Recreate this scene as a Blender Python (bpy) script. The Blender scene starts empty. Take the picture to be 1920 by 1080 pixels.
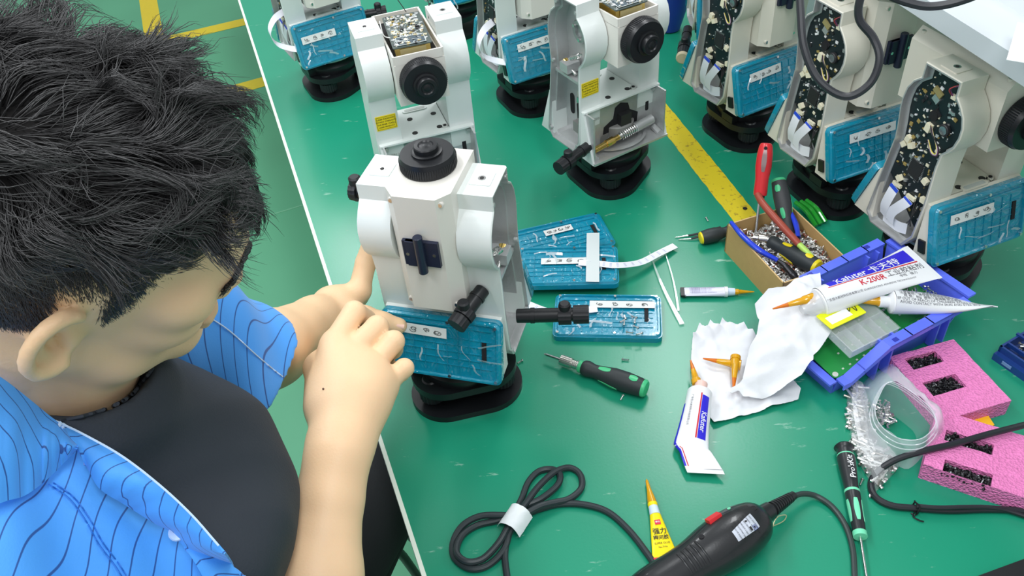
import bpy, bmesh, math, random
import numpy as np
from mathutils import Vector, Matrix, noise as mnoise
PI = math.pi
scene = bpy.context.scene
COL = scene.collection

# ---------------------------------------------------------------- camera
F_PX, NADIR_X, NADIR_Y = 1613.0, 184.0, 1780.0
CAM = np.array([0.0, 0.0, 1.685])
BENCH = 0.75
def _cam_basis():
    n = np.array([NADIR_X, -NADIR_Y, -F_PX]); n /= np.linalg.norm(n)
    zc = -n; q = np.array([0, 0, -1.0]); yc = q-(q@zc)*zc; yc /= np.linalg.norm(yc)
    return np.array([np.cross(yc, zc), yc, zc])
ROT = _cam_basis()
camd = bpy.data.cameras.new('camera'); camo = bpy.data.objects.new('camera', camd); COL.objects.link(camo)
camd.sensor_width = 36.0; camd.lens = 36.0*F_PX/1920.0; camd.clip_start = 0.02
camo.matrix_world = Matrix.Translation(Vector(CAM)) @ Matrix(ROT.tolist()).to_4x4()
scene.camera = camo

# ---------------------------------------------------------------- world, lamps, exposure
w = bpy.data.worlds.new('room_light'); scene.world = w; w.use_nodes = True
w.node_tree.nodes['Background'].inputs[0].default_value = (0.93, 0.97, 1.0, 1)
w.node_tree.nodes['Background'].inputs[1].default_value = 0.54
def lamp(name, loc, size, power, rot=(0, 0, 0), col=(0.95, 0.98, 1.0)):
    l = bpy.data.lights.new(name, 'AREA'); l.shape = 'RECTANGLE'; l.size, l.size_y = size; l.energy = power; l.color = col
    o = bpy.data.objects.new(name, l); o.location = loc; o.rotation_euler = rot; COL.objects.link(o); return o
lamp('ceiling_or_fill_lamp', (0.25, -0.1, 2.75), (1.25, 0.3), 22, (0, 0, PI/2))
lamp('ceiling_or_fill_lamp', (-0.9, 1.3, 2.75), (1.25, 0.3), 22, (0, 0, PI/2))
lamp('ceiling_or_fill_lamp', (0.7, 2.6, 2.75), (1.25, 0.3), 22, (0, 0, PI/2))
lamp('ceiling_or_fill_lamp', (-0.8, 3.6, 2.75), (1.25, 0.3), 22, (0, 0, PI/2))
lamp('ceiling_or_fill_lamp', (-1.3, -0.3, 2.75), (1.25, 0.3), 22, (0, 0, PI/2))  # fill lamp added to brighten the theodolites shaded by the shelf
lamp('ceiling_or_fill_lamp', (2.3, 1.0, 2.75), (1.25, 0.3), 18, (0, 0, PI/2))  # fill lamp added on the right, lifts the same dim row
scene.view_settings.view_transform = 'Standard'; scene.view_settings.look = 'None'
scene.view_settings.exposure = 0.0; scene.view_settings.gamma = 1.0; scene.view_settings.use_curve_mapping = False

# ---------------------------------------------------------------- geometry of the place: where a sight line meets a height
def ray(px, py): return ROT @ np.array([(px-960)/F_PX, -(py-540)/F_PX, -1.0])
def P(px, py, z=BENCH):
    r = ray(px, py); return Vector(CAM + r*((z-CAM[2])/r[2]))
def D(px, py, d): return Vector(CAM + ray(px, py)*d)

# ---------------------------------------------------------------- materials
_M = {}
def mat(name, col=(0.8, 0.8, 0.8), rough=0.5, metal=0.0, bump=0.0, bscale=200.0, var=0.0, vscale=30.0, coat=0.0,
        trans=0.0, alpha=1.0, sss=0.0, spec=0.5, emit=0.0, ior=1.45, voro=False, detail=4.0):
    if name in _M: return _M[name]
    m = bpy.data.materials.new(name); m.use_nodes = True; nt = m.node_tree; b = nt.nodes['Principled BSDF']
    b.inputs['Base Color'].default_value = (*col, 1); b.inputs['Roughness'].default_value = rough
    b.inputs['Metallic'].default_value = metal; b.inputs['Coat Weight'].default_value = coat
    b.inputs['Transmission Weight'].default_value = trans; b.inputs['Alpha'].default_value = alpha
    b.inputs['Specular IOR Level'].default_value = spec; b.inputs['IOR'].default_value = ior
    if sss: b.inputs['Subsurface Weight'].default_value = sss; b.inputs['Subsurface Radius'].default_value = (1, .35, .2); b.inputs['Subsurface Scale'].default_value = .006
    if emit: b.inputs['Emission Color'].default_value = (*col, 1); b.inputs['Emission Strength'].default_value = emit
    tc = nt.nodes.new('ShaderNodeTexCoord')
    if bump:
        if voro:
            t = nt.nodes.new('ShaderNodeTexVoronoi'); t.inputs['Scale'].default_value = bscale; out = t.outputs['Distance']
        else:
            t = nt.nodes.new('ShaderNodeTexNoise'); t.inputs['Scale'].default_value = bscale; t.inputs['Detail'].default_value = detail; out = t.outputs['Fac']
        nt.links.new(tc.outputs['Object'], t.inputs['Vector'])
        bp = nt.nodes.new('ShaderNodeBump'); bp.inputs['Strength'].default_value = bump; bp.inputs['Distance'].default_value = .002
        nt.links.new(out, bp.inputs['Height']); nt.links.new(bp.outputs[0], b.inputs['Normal'])
    if var:
        t = nt.nodes.new('ShaderNodeTexNoise'); t.inputs['Scale'].default_value = vscale; t.inputs['Detail'].default_value = 5
        nt.links.new(tc.outputs['Object'], t.inputs['Vector'])
        mx = nt.nodes.new('ShaderNodeMix'); mx.data_type = 'RGBA'
        mx.inputs[6].default_value = (*[c*(1-var) for c in col], 1); mx.inputs[7].default_value = (*[min(1, c*(1+var)) for c in col], 1)
        nt.links.new(t.outputs['Fac'], mx.inputs[0]); nt.links.new(mx.outputs[2], b.inputs['Base Color'])
    _M[name] = m; return m
def srgb(r, g, b): return tuple(((c/255+.055)/1.055)**2.4 if c > 10 else c/255/12.92 for c in (r, g, b))

# ---------------------------------------------------------------- mesh builder
class MB:
    def __init__(s, M=None): s.bm = bmesh.new(); s.mats = []; s.M = M or Matrix.Identity(4)
    def mi(s, m):
        if m not in s.mats: s.mats.append(m)
        return s.mats.index(m)
    def add(s, verts, faces, m):
        i = s.mi(m); vs = [s.bm.verts.new(s.M @ Vector(v)) for v in verts]; out = []
        for f in faces:
            try: ff = s.bm.faces.new([vs[k] for k in f])
            except ValueError: continue
            ff.material_index = i; ff.smooth = True; out.append(ff)
        return vs, out
    def box(s, c, d, m, R=None, bev=0.0, seg=2):
        x, y, z = d[0]/2, d[1]/2, d[2]/2; c = Vector(c); R = R or Matrix.Identity(3)
        v = [c + R @ Vector(p) for p in ((-x,-y,-z),(x,-y,-z),(x,y,-z),(-x,y,-z),(-x,-y,z),(x,-y,z),(x,y,z),(-x,y,z))]
        vs, fs = s.add(v, ((3,2,1,0),(4,5,6,7),(0,1,5,4),(1,2,6,5),(2,3,7,6),(3,0,4,7)), m)
        if bev: s.bevel(fs, bev, seg)
    def bevel(s, fs, bev, seg=2, ang=0.5):
        es = {e for f in fs for e in f.edges if len(e.link_faces) == 2 and e.calc_face_angle(0) > ang}
        if es:
            r = bmesh.ops.bevel(s.bm, geom=list(es), offset=bev, segments=seg, affect='EDGES', profile=.5, clamp_overlap=True)
            for f in r['faces']: f.smooth = True
    def prism(s, poly, h0, h1, m, O=(0,0,0), U=(1,0,0), V=(0,1,0), bev=0.0, seg=2, m2=None, ang=0.5, scale1=1.0):
        U = Vector(U); V = Vector(V); W = U.cross(V); O = Vector(O); n = len(poly)
        a = sum(poly[i][0]*poly[(i+1) % n][1]-poly[(i+1) % n][0]*poly[i][1] for i in range(n))
        if a < 0: poly = poly[::-1]
        v = [O+U*p[0]+V*p[1]+W*h0 for p in poly]+[O+U*p[0]*scale1+V*p[1]*scale1+W*h1 for p in poly]
        f = [tuple(range(n))[::-1], tuple(range(n, 2*n))]+[(i, (i+1) % n, n+(i+1) % n, n+i) for i in range(n)]
        vs, fs = s.add(v, f, m)
        if m2 is not None: fs[1].material_index = s.mi(m2)
        if bev: s.bevel(fs, bev, seg, ang)
        return fs
    def lathe(s, prof, m, O=(0,0,0), A=(0,0,1), n=24, ms=None):
        A = Vector(A).normalized(); T = A.orthogonal().normalized(); B = A.cross(T); O = Vector(O)
        vs = []; faces = []
        for r, h in prof:
            for k in range(n):
                a = 2*PI*k/n; vs.append(O+A*h+(T*math.cos(a)+B*math.sin(a))*max(r, 1e-5))
        for j in range(len(prof)-1):
            for k in range(n): faces.append((j*n+k, j*n+(k+1) % n, (j+1)*n+(k+1) % n, (j+1)*n+k))
        faces.append(tuple(range(n))[::-1]); faces.append(tuple((len(prof)-1)*n+k for k in range(n)))
        v, fs = s.add(vs, faces, m)
        if ms:
            for j, mm in enumerate(ms):
                if mm is not None:
                    for k in range(n): fs[j*n+k].material_index = s.mi(mm)
    def cyl(s, a, b, r, m, r1=None, n=20, bev=0.0):
        a = Vector(a); b = Vector(b); L = (b-a).length; r1 = r if r1 is None else r1
        p = [(r-bev, 0), (r, bev), (r1, L-bev), (r1-bev, L)] if bev else [(r, 0), (r1, L)]
        s.lathe(p, m, a, b-a, n)
    def knurl(s, a, b, r, m, n=18, d=.06):
        a = Vector(a); b = Vector(b); A = (b-a).normalized(); T = A.orthogonal().normalized(); B = A.cross(T); L = (b-a).length
        poly = []
        for k in range(n*2):
            t = 2*PI*k/(n*2); q = r*(1 if k % 2 else 1-d); poly.append((q*math.cos(t), q*math.sin(t)))
        s.prism(poly, 0, L, m, a, T, B, bev=min(r*.12, L*.2), seg=1, ang=1.0)
    def tube(s, pts, r, m, n=8, flat=1.0, up=None, caps=True):
        pts = [Vector(p) for p in pts]; N = len(pts); rs = r if isinstance(r, (list, tuple)) else [r]*N
        t0 = (pts[1]-pts[0]).normalized(); nrm = Vector(up) if up is not None else t0.orthogonal()
        nrm = (nrm-t0*nrm.dot(t0)).normalized(); vs = []; faces = []
        for i in range(N):
            t = (pts[min(i+1, N-1)]-pts[max(i-1, 0)]).normalized(); nrm = (nrm-t*nrm.dot(t)).normalized(); b = t.cross(nrm)
            for k in range(n):
                a = 2*PI*k/n; vs.append(pts[i]+(nrm*math.cos(a)*flat+b*math.sin(a))*rs[i])
        for i in range(N-1):
            for k in range(n): faces.append((i*n+k, i*n+(k+1) % n, (i+1)*n+(k+1) % n, (i+1)*n+k))
        if caps: faces += [tuple(range(n))[::-1], tuple((N-1)*n+k for k in range(n))]
        s.add(vs, faces, m)
    def sheet(s, fn, nu, nv, m, th=0.0, m2=None, mfn=None):
        pts = [[Vector(fn(i/nu, j/nv)) for j in range(nv+1)] for i in range(nu+1)]
        def idx(i, j): return i*(nv+1)+j
        vs = [pts[i][j] for i in range(nu+1) for j in range(nv+1)]; faces = [(idx(i,j), idx(i+1,j), idx(i+1,j+1), idx(i,j+1)) for i in range(nu) for j in range(nv)]
        if th:
            n0 = len(vs); low = []
            for i in range(nu+1):
                for j in range(nv+1):
                    du = pts[min(i+1,nu)][j]-pts[max(i-1,0)][j]; dv = pts[i][min(j+1,nv)]-pts[i][max(j-1,0)]
                    nn = du.cross(dv); nn = nn.normalized() if nn.length > 1e-12 else Vector((0,0,1)); low.append(pts[i][j]-nn*th)
            vs += low; faces += [tuple(n0+k for k in f[::-1]) for f in faces]
            ring = [idx(i,0) for i in range(nu+1)]+[idx(nu,j) for j in range(1,nv+1)]+[idx(i,nv) for i in range(nu-1,-1,-1)]+[idx(0,j) for j in range(nv-1,0,-1)]
            faces += [(ring[k], n0+ring[k], n0+ring[(k+1) % len(ring)], ring[(k+1) % len(ring)]) for k in range(len(ring))]
        _, fs = s.add(vs, faces, m)
        if mfn:
            for i in range(nu):
                for j in range(nv):
                    mm = mfn((i+.5)/nu, (j+.5)/nv)
                    if mm is not None: fs[i*nv+j].material_index = s.mi(mm)
    def ribbon(s, pts, W, m, th=.0004, width=.01):
        """flat cable along pts; W = width direction(s)"""
        pts = [Vector(p) for p in pts]; Ws = W if isinstance(W, list) else [W]*len(pts); n = len(pts)-1
        def fn(u, v):
            i = min(int(round(u*n)), n); return pts[i]+Vector(Ws[i]).normalized()*(v-.5)*width
        s.sheet(fn, n, 1, m, th)
    def build(s, name, parent=None, label=None, ang=.6, at=None, local=True):
        me = bpy.data.meshes.new(name); s.bm.normal_update(); s.bm.to_mesh(me); s.bm.free()
        for m in s.mats: me.materials.append(m)
        me.set_sharp_from_angle(angle=ang)
        o = bpy.data.objects.new(name, me); COL.objects.link(o)
        if parent is not None: o.parent = parent
        if at is not None: o.location = at
        if label: o['label'] = label
        return o
def build_each(mb, name, parent=None, label=None, near=.0055):
    """one object for every separate piece in the builder (pieces closer than near stay together)"""
    bm = mb.bm; bm.verts.ensure_lookup_table(); seen = set(); isl = []
    for v in bm.verts:
        if v in seen: continue
        st = [v]; seen.add(v); g = []
        while st:
            q = st.pop(); g.append(q)
            for e in q.link_edges:
                o = e.other_vert(q)
                if o not in seen: seen.add(o); st.append(o)
        isl.append(g)
    cen = [sum((v.co for v in g), Vector())/len(g) for g in isl]; grp = []
    for i, c in enumerate(cen):
        for q in grp:
            if (cen[q[0]]-c).length < near: q.append(i); break
        else: grp.append([i])
    out = []
    for q in grp:
        vs = {v for i in q for v in isl[i]}; m2 = MB(); m2.mats = list(mb.mats); mp = {v: m2.bm.verts.new(v.co) for v in vs}
        for f in bm.faces:
            if f.verts[0] in vs: ff = m2.bm.faces.new([mp[v] for v in f.verts]); ff.material_index = f.material_index; ff.smooth = f.smooth
        out.append(m2.build(name, parent, label))
    bm.free(); return out
def tag(o, label=None, cat=None, group=None, kind=None):
    if label: o['label'] = label
    if cat: o['category'] = cat
    if group: o['group'] = group
    if kind: o['kind'] = kind
    return o
def empty(name, loc, rz=0.0, label=None, cat=None, group=None, M=None):
    o = bpy.data.objects.new(name, None); COL.objects.link(o); o.empty_display_size = .02
    if M is not None: o.matrix_world = M
    else: o.location = loc; o.rotation_euler = (0, 0, rz)
    tag(o, label, cat, group); return o
def frame(O, U, V=None, W=None):
    """4x4 with x axis along U and z as near as possible to W"""
    U = Vector(U).normalized(); W = Vector(W) if W is not None else Vector((0,0,1)); W = (W-U*W.dot(U)).normalized(); V = W.cross(U)
    M = Matrix.Identity(4)
    for i, c in enumerate((U, V, W)):
        for j in range(3): M[j][i] = c[j]
    for j in range(3): M[j][3] = O[j]
    return M
def spline(pts, n=8, closed=False):
    P_ = [Vector(p) for p in pts]; out = []; N = len(P_)
    rng = range(N if closed else N-1)
    for i in rng:
        p0 = P_[i-1] if (i > 0 or closed) else P_[0]*2-P_[1]; p1 = P_[i]; p2 = P_[(i+1) % N]
        p3 = P_[(i+2) % N] if (closed or i+2 < N) else P_[-1]*2-P_[-2]
        for k in range(n):
            t = k/n; out.append(.5*((2*p1)+(p2-p0)*t+(2*p0-5*p1+4*p2-p3)*t*t+(3*p1-p0-3*p2+p3)*t**3))
    if not closed: out.append(P_[-1].copy())
    return out
_font_cache = {}
def text_mesh(txt, size, bold=False):
    """triangulated text outline: list of (x, y) and faces, left-bottom at 0, centred on x"""
    k = (txt, size)
    if k in _font_cache: return _font_cache[k]
    c = bpy.data.curves.new('t', 'FONT'); c.body = txt; c.size = size; c.align_x = 'CENTER'; c.align_y = 'CENTER'; c.resolution_u = 2
    if bold: c.offset = size*.012
    o = bpy.data.objects.new('t', c); COL.objects.link(o); bpy.context.view_layer.update()
    dg = bpy.context.evaluated_depsgraph_get(); me = bpy.data.meshes.new_from_object(o.evaluated_get(dg))
    vs = [(v.co.x, v.co.y) for v in me.vertices]; fs = [tuple(p.vertices) for p in me.polygons]
    bpy.data.objects.remove(o); bpy.data.curves.remove(c); bpy.data.meshes.remove(me)
    _font_cache[k] = (vs, fs); return vs, fs
def put_text(mb, txt, size, m, fn, bold=False):
    """fn maps flat text coordinates to a point just above a surface"""
    vs, fs = text_mesh(txt, size, bold); mb.add([fn(x, y) for x, y in vs], fs, m)
def on_plane(O, U, V): O = Vector(O); U = Vector(U).normalized(); V = Vector(V).normalized(); return lambda x, y: O+U*x+V*y
def rrect(w, h, r, n=4):
    out = []
    for cx, cy, a0 in ((w/2-r, h/2-r, 0), (-w/2+r, h/2-r, PI/2), (-w/2+r, -h/2+r, PI), (w/2-r, -h/2+r, 1.5*PI)):
        for k in range(n+1): a = a0+PI/2*k/n; out.append((cx+r*math.cos(a), cy+r*math.sin(a)))
    return out
def inset(poly, d):
    n = len(poly); a = sum(poly[i][0]*poly[(i+1) % n][1]-poly[(i+1) % n][0]*poly[i][1] for i in range(n)); sg = 1 if a > 0 else -1; out = []
    for i in range(n):
        p0 = Vector(poly[i-1]); p1 = Vector(poly[i]); p2 = Vector(poly[(i+1) % n])
        e1 = (p1-p0).normalized(); e2 = (p2-p1).normalized(); n1 = Vector((-e1.y, e1.x))*sg; n2 = Vector((-e2.y, e2.x))*sg
        b = (n1+n2); b = b/max(.4, b.length_squared)*2*.5*2 if b.length > 1e-6 else n1
        bb = (n1+n2).normalized(); q = max(.5, bb.dot(n1)); out.append(tuple(p1+bb*(d/q)))
    return out
def inside(poly, x, y):
    c = False; n = len(poly); j = n-1
    for i in range(n):
        if (poly[i][1] > y) != (poly[j][1] > y) and x < (poly[j][0]-poly[i][0])*(y-poly[i][1])/(poly[j][1]-poly[i][1])+poly[i][0]: c = not c
        j = i
    return c
# ================================================================ setting: floor, bench
SCOPEW = mat('warm white enamel', srgb(222, 219, 211), .4, bump=.04, bscale=900, coat=.1)
WHITE = mat('bright white enamel', srgb(222, 228, 225), .35, bump=.04, bscale=900, coat=.1)
CREAM = mat('cream instrument paint', srgb(224, 220, 206), .42, bump=.05, bscale=900)
BLACK = mat('black plastic', (.008, .009, .011), .36)
BLACKM = mat('black matte plastic', (.011, .012, .015), .5)
NAVY = mat('near black blue plastic', (.015, .02, .045), .35)
CAST = mat('cast aluminium', (.55, .56, .56), .42, .6, bump=.35, bscale=120, var=.12, vscale=25)
STEEL = mat('bright steel', (.72, .72, .7), .22, 1.0)
BRASS = mat('brass', (.75, .52, .16), .25, 1.0)
GOLD = mat('gold plated frame', (.9, .7, .25), .25, 1.0)
DARK = mat('dark cavity', (.01, .01, .012), .8)

def green_mat(name, c, rough, scratch):
    m = bpy.data.materials.new(name); m.use_nodes = True; nt = m.node_tree; b = nt.nodes['Principled BSDF']; L = nt.links.new
    tc = nt.nodes.new('ShaderNodeTexCoord'); n1 = nt.nodes.new('ShaderNodeTexNoise'); n1.inputs['Scale'].default_value = 3; n1.inputs['Detail'].default_value = 6
    L(tc.outputs['Object'], n1.inputs['Vector'])
    mx = nt.nodes.new('ShaderNodeMix'); mx.data_type = 'RGBA'; mx.inputs[6].default_value = (*[k*.9 for k in c], 1); mx.inputs[7].default_value = (*[k*1.12 for k in c], 1); L(n1.outputs['Fac'], mx.inputs[0])
    # fine scuffs with a shape of their own: stretched noise, thresholded
    mp = nt.nodes.new('ShaderNodeMapping'); mp.inputs['Scale'].default_value = (9, 38, 9); mp.inputs['Rotation'].default_value = (0, 0, .9); L(tc.outputs['Object'], mp.inputs[0])
    n2 = nt.nodes.new('ShaderNodeTexNoise'); n2.inputs['Scale'].default_value = 1.6; n2.inputs['Detail'].default_value = 7; n2.inputs['Roughness'].default_value = .65; L(mp.outputs[0], n2.inputs['Vector'])
    cr = nt.nodes.new('ShaderNodeValToRGB'); cr.color_ramp.elements[0].position = .655; cr.color_ramp.elements[1].position = .72; L(n2.outputs['Fac'], cr.inputs[0])
    ml = nt.nodes.new('ShaderNodeMath'); ml.operation = 'MULTIPLY'; ml.inputs[1].default_value = scratch; L(cr.outputs[0], ml.inputs[0])
    m2 = nt.nodes.new('ShaderNodeMix'); m2.data_type = 'RGBA'; m2.inputs[7].default_value = (.42, .62, .52, 1); L(ml.outputs[0], m2.inputs[0]); L(mx.outputs[2], m2.inputs[6])
    L(m2.outputs[2], b.inputs['Base Color'])
    n3 = nt.nodes.new('ShaderNodeTexNoise'); n3.inputs['Scale'].default_value = 260; L(tc.outputs['Object'], n3.inputs['Vector'])
    bp = nt.nodes.new('ShaderNodeBump'); bp.inputs['Strength'].default_value = .12; bp.inputs['Distance'].default_value = .0006; L(n3.outputs['Fac'], bp.inputs['Height']); L(bp.outputs[0], b.inputs['Normal'])
    b.inputs['Roughness'].default_value = rough; return m
MAT_GREEN = green_mat('green rubber bench mat', srgb(28, 142, 110), .27, .75)
FLOOR_GREEN = green_mat('green vinyl floor', srgb(92, 168, 130), .45, .1)
YELLOW = mat('yellow tape', srgb(232, 206, 52), .5, var=.05, vscale=60)

mb = MB(); mb.box((0.5, 3, -.02), (9, 9, .04), FLOOR_GREEN); fl = tag(mb.build('floor'), 'green vinyl floor', None, None, 'structure')
mb = MB(); mb.box((0.5, 7.55, 1.4), (9, .1, 2.8), mat('pale wall paint', srgb(214, 220, 216), .7)); tag(mb.build('wall_far'), 'plain pale wall', None, None, 'structure')
# seam between two floor sheets
def tape(px_a, px_b, wid, z, name, label, m=YELLOW, th=.0006, cat='marking tape', grp=None, n=1):
    a = P(*px_a, z); b = P(*px_b, z); d = (b-a).normalized(); s_ = Vector((-d.y, d.x, 0)); mb = MB()
    L = (b-a).length
    mb.box((a+b)/2+Vector((0, 0, th/2)), (L, wid, th), m, Matrix((tuple(d), tuple(s_), (0, 0, 1))).transposed())
    o = mb.build(name); tag(o, label, cat, grp); return o
tape((268, -60), (291, 84), .085, 0, 'floor_tape', 'long yellow tape strip on the floor running away behind the hair', grp='yellow lines taped on the floor')
tape((292, 80), (470, 38), .08, .0007, 'floor_tape', 'yellow floor tape strip crossing to the bench, the farther of the two crossing strips', grp='yellow lines taped on the floor')
tape((380, 185), (505, 150), .085, .0007, 'floor_tape', 'yellow floor tape strip crossing to the bench, the nearer one beside the hair', grp='yellow lines taped on the floor')
mb = MB(); a = P(440, 424, 0); b = P(600, 375, 0); d = (b-a).normalized(); mb.box((a+b)/2+Vector((0,0,.0006)), (1.2, .006, .0012), mat('pale seam weld', srgb(120, 185, 150), .5), Matrix((tuple(d), (-d.y, d.x, 0), (0,0,1))).transposed()); tag(mb.build('trim_1'), kind='structure')

# bench
e0 = P(450, 0); e1 = P(800, 1080); ed = (e1-e0).normalized(); en = Vector((-ed.y, ed.x, 0))
if en.x < 0: en = -en
A0 = e0-ed*1.6; A1 = e1+ed*.45
bench = empty('workbench', (A1.x, A1.y, 0), 0, 'long workbench covered with a green rubber mat and edged in white', 'workbench')
inv = Matrix.Translation(-Vector((A1.x, A1.y, 0)))
mb = MB(inv); W_ = 1.5
q = [A0, A1, A1+en*W_, A0+en*W_]
mb.prism([(p.x, p.y) for p in q], BENCH-.003, BENCH, MAT_GREEN); mb.build('bench_mat', bench)
mb = MB(inv); q = [A0-en*.004, A1-en*.004-(-ed)*.0, A1+en*W_, A0+en*W_]
mb.prism([(p.x, p.y) for p in q], BENCH-.032, BENCH-.003, mat('white laminate', srgb(225, 228, 222), .4)); mb.build('bench_top', bench)
mb = MB(inv); mb.prism([(p.x, p.y) for p in (A0-en*.0055, A1-en*.0055, A1, A0)], BENCH-.033, BENCH+.0008, mat('white edge strip', srgb(232, 240, 226), .4)); mb.build('edge_strip', bench, 'white plastic edge strip')
for t_, s_ in ((.12, .45), (.12, 1.4), (.5, .45), (.88, 1.3)):
    p = A1+(A0-A1)*t_+en*s_; mb = MB(inv); mb.box((p.x, p.y, (BENCH-.032)/2), (.04, .04, BENCH-.034), mat('grey steel tube', (.3, .31, .32), .4, .5), bev=.003); mb.build('leg', bench)
BLK = mat('black leg enamel', (.012, .012, .014), .35)
for q, r in ((((-.250, .949, 0), (-.262, .905, .20), (-.275, .872, .335), (-.22, .90, .36), (-.15, .94, .40), (-.15, .95, .715)), .009), (((-.243, 1.03, 0), (-.262, .96, .22), (-.20, .96, .27), (-.14, 1.0, .30), (-.13, 1.0, .715)), .007)):
    mb = MB(inv); mb.tube(spline([Vector(p) for p in q], 5), r, BLK, n=12); mb.cyl(q[0], (q[0][0], q[0][1], .016), r*1.4, BLK, n=12); mb.build('leg', bench, 'thin bent black steel leg')
# worn yellow line on the mat
Ym = bpy.data.materials.new('worn yellow paint'); Ym.use_nodes = True; nt = Ym.node_tree; bb = nt.nodes['Principled BSDF']
tc = nt.nodes.new('ShaderNodeTexCoord'); nz = nt.nodes.new('ShaderNodeTexNoise'); nz.inputs['Scale'].default_value = 130; nz.inputs['Detail'].default_value = 6; nt.links.new(tc.outputs['Object'], nz.inputs['Vector'])
cr = nt.nodes.new('ShaderNodeValToRGB'); cr.color_ramp.elements[0].position = .33; cr.color_ramp.elements[0].color = (*srgb(176, 150, 40), 1); cr.color_ramp.elements[1].position = .40; cr.color_ramp.elements[1].color = (*srgb(222, 200, 34), 1)
nt.links.new(nz.outputs['Fac'], cr.inputs[0]); nt.links.new(cr.outputs[0], bb.inputs['Base Color']); bb.inputs['Roughness'].default_value = .5
a = P(1195, 155); b = P(1440, 462); d = (b-a).normalized(); s_ = Vector((-d.y, d.x, 0)); random.seed(4); mb = MB(); n = 60; L = (b-a).length; pts = []
for i in range(n+1): pts.append(a+d*L*i/n+s_*(.0225+random.uniform(-.0006, .0009)))
for i in range(n, -1, -1): pts.append(a+d*L*i/n-s_*(.0225+random.uniform(-.0006, .0009)))
mb.prism([(p.x, p.y) for p in pts], BENCH, BENCH+.0006, Ym)
tag(mb.build('bench_tape'), 'worn yellow tape line running across the green bench mat', 'marking tape')
mb = MB(); p = P(1397, 391, BENCH+.0007); mb.cyl(p, p+Vector((0,0,.0006)), .004, DARK, n=14); tag(mb.build('plug'), 'small black dot stuck on the yellow tape by the cardboard box', 'dot')
# ================================================================ surveying instruments (theodolites) under assembly
FILM = bpy.data.materials.new('blue plastic under film'); FILM.use_nodes = True; nt = FILM.node_tree; b_ = nt.nodes['Principled BSDF']
b_.inputs['Base Color'].default_value = (*srgb(10, 142, 172), 1); b_.inputs['Roughness'].default_value = .22; b_.inputs['Coat Weight'].default_value = 1.0; b_.inputs['Coat Roughness'].default_value = .04
tc = nt.nodes.new('ShaderNodeTexCoord'); vz = nt.nodes.new('ShaderNodeTexVoronoi'); vz.feature = 'DISTANCE_TO_EDGE'; vz.inputs['Scale'].default_value = 38; nz = nt.nodes.new('ShaderNodeTexNoise'); nz.inputs['Scale'].default_value = 30; nz.inputs['Distortion'].default_value = 2.5
nt.links.new(tc.outputs['Object'], nz.inputs['Vector']); bp = nt.nodes.new('ShaderNodeBump'); bp.inputs['Strength'].default_value = .9; bp.inputs['Distance'].default_value = .006; nt.links.new(nz.outputs['Fac'], bp.inputs['Height']); nt.links.new(bp.outputs[0], b_.inputs['Coat Normal'])
CLEARF = mat('clear wrinkled film', (.75, .9, .95), .12, alpha=.22, bump=.9, bscale=60)
RIBBON = mat('white ribbon cable', srgb(236, 239, 246), .45)
BLUE_END = mat('blue cable stiffener', srgb(30, 70, 190), .4)
PCBG = mat('dark circuit board', srgb(22, 34, 38), .35, var=.35, vscale=300)
CHIP = mat('chip black', (.02, .02, .022), .45)
CONN = mat('ivory connector', srgb(232, 226, 198), .45)
SOLDER = mat('solder', (.6, .62, .62), .35, .8)
PAPER_LABEL = mat('label paper', srgb(228, 230, 228), .55)
INK = mat('grey ink', srgb(110, 112, 112), .6)
INKB = mat('black ink', (.02, .02, .02), .6)
YLAB = mat('yellow label', srgb(240, 214, 30), .45)

def curls(mb, fn, w, h, n, m, seed=0):
    """rows of small swirl marks, as printed on the stickers"""
    rnd = random.Random(seed)
    for k in range(n):
        cx = -w/2+w*(k+.5)/n
        for q in range(3):
            r0 = h*rnd.uniform(.14, .34); a0 = rnd.uniform(0, 6); ox = rnd.uniform(-.18, .18)*h; oy = rnd.uniform(-.16, .16)*h; t = h*.035
            vs = []; N = 9
            for i in range(N+1):
                a = a0+i*.55; r = r0*(1-.05*i)
                for s_ in (-t, t): vs.append(fn(cx+ox+(r+s_)*math.cos(a)*1.2, oy+(r+s_)*math.sin(a)*.8))
            mb.add(vs, [(2*i, 2*i+1, 2*i+3, 2*i+2) for i in range(N)], m)

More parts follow.
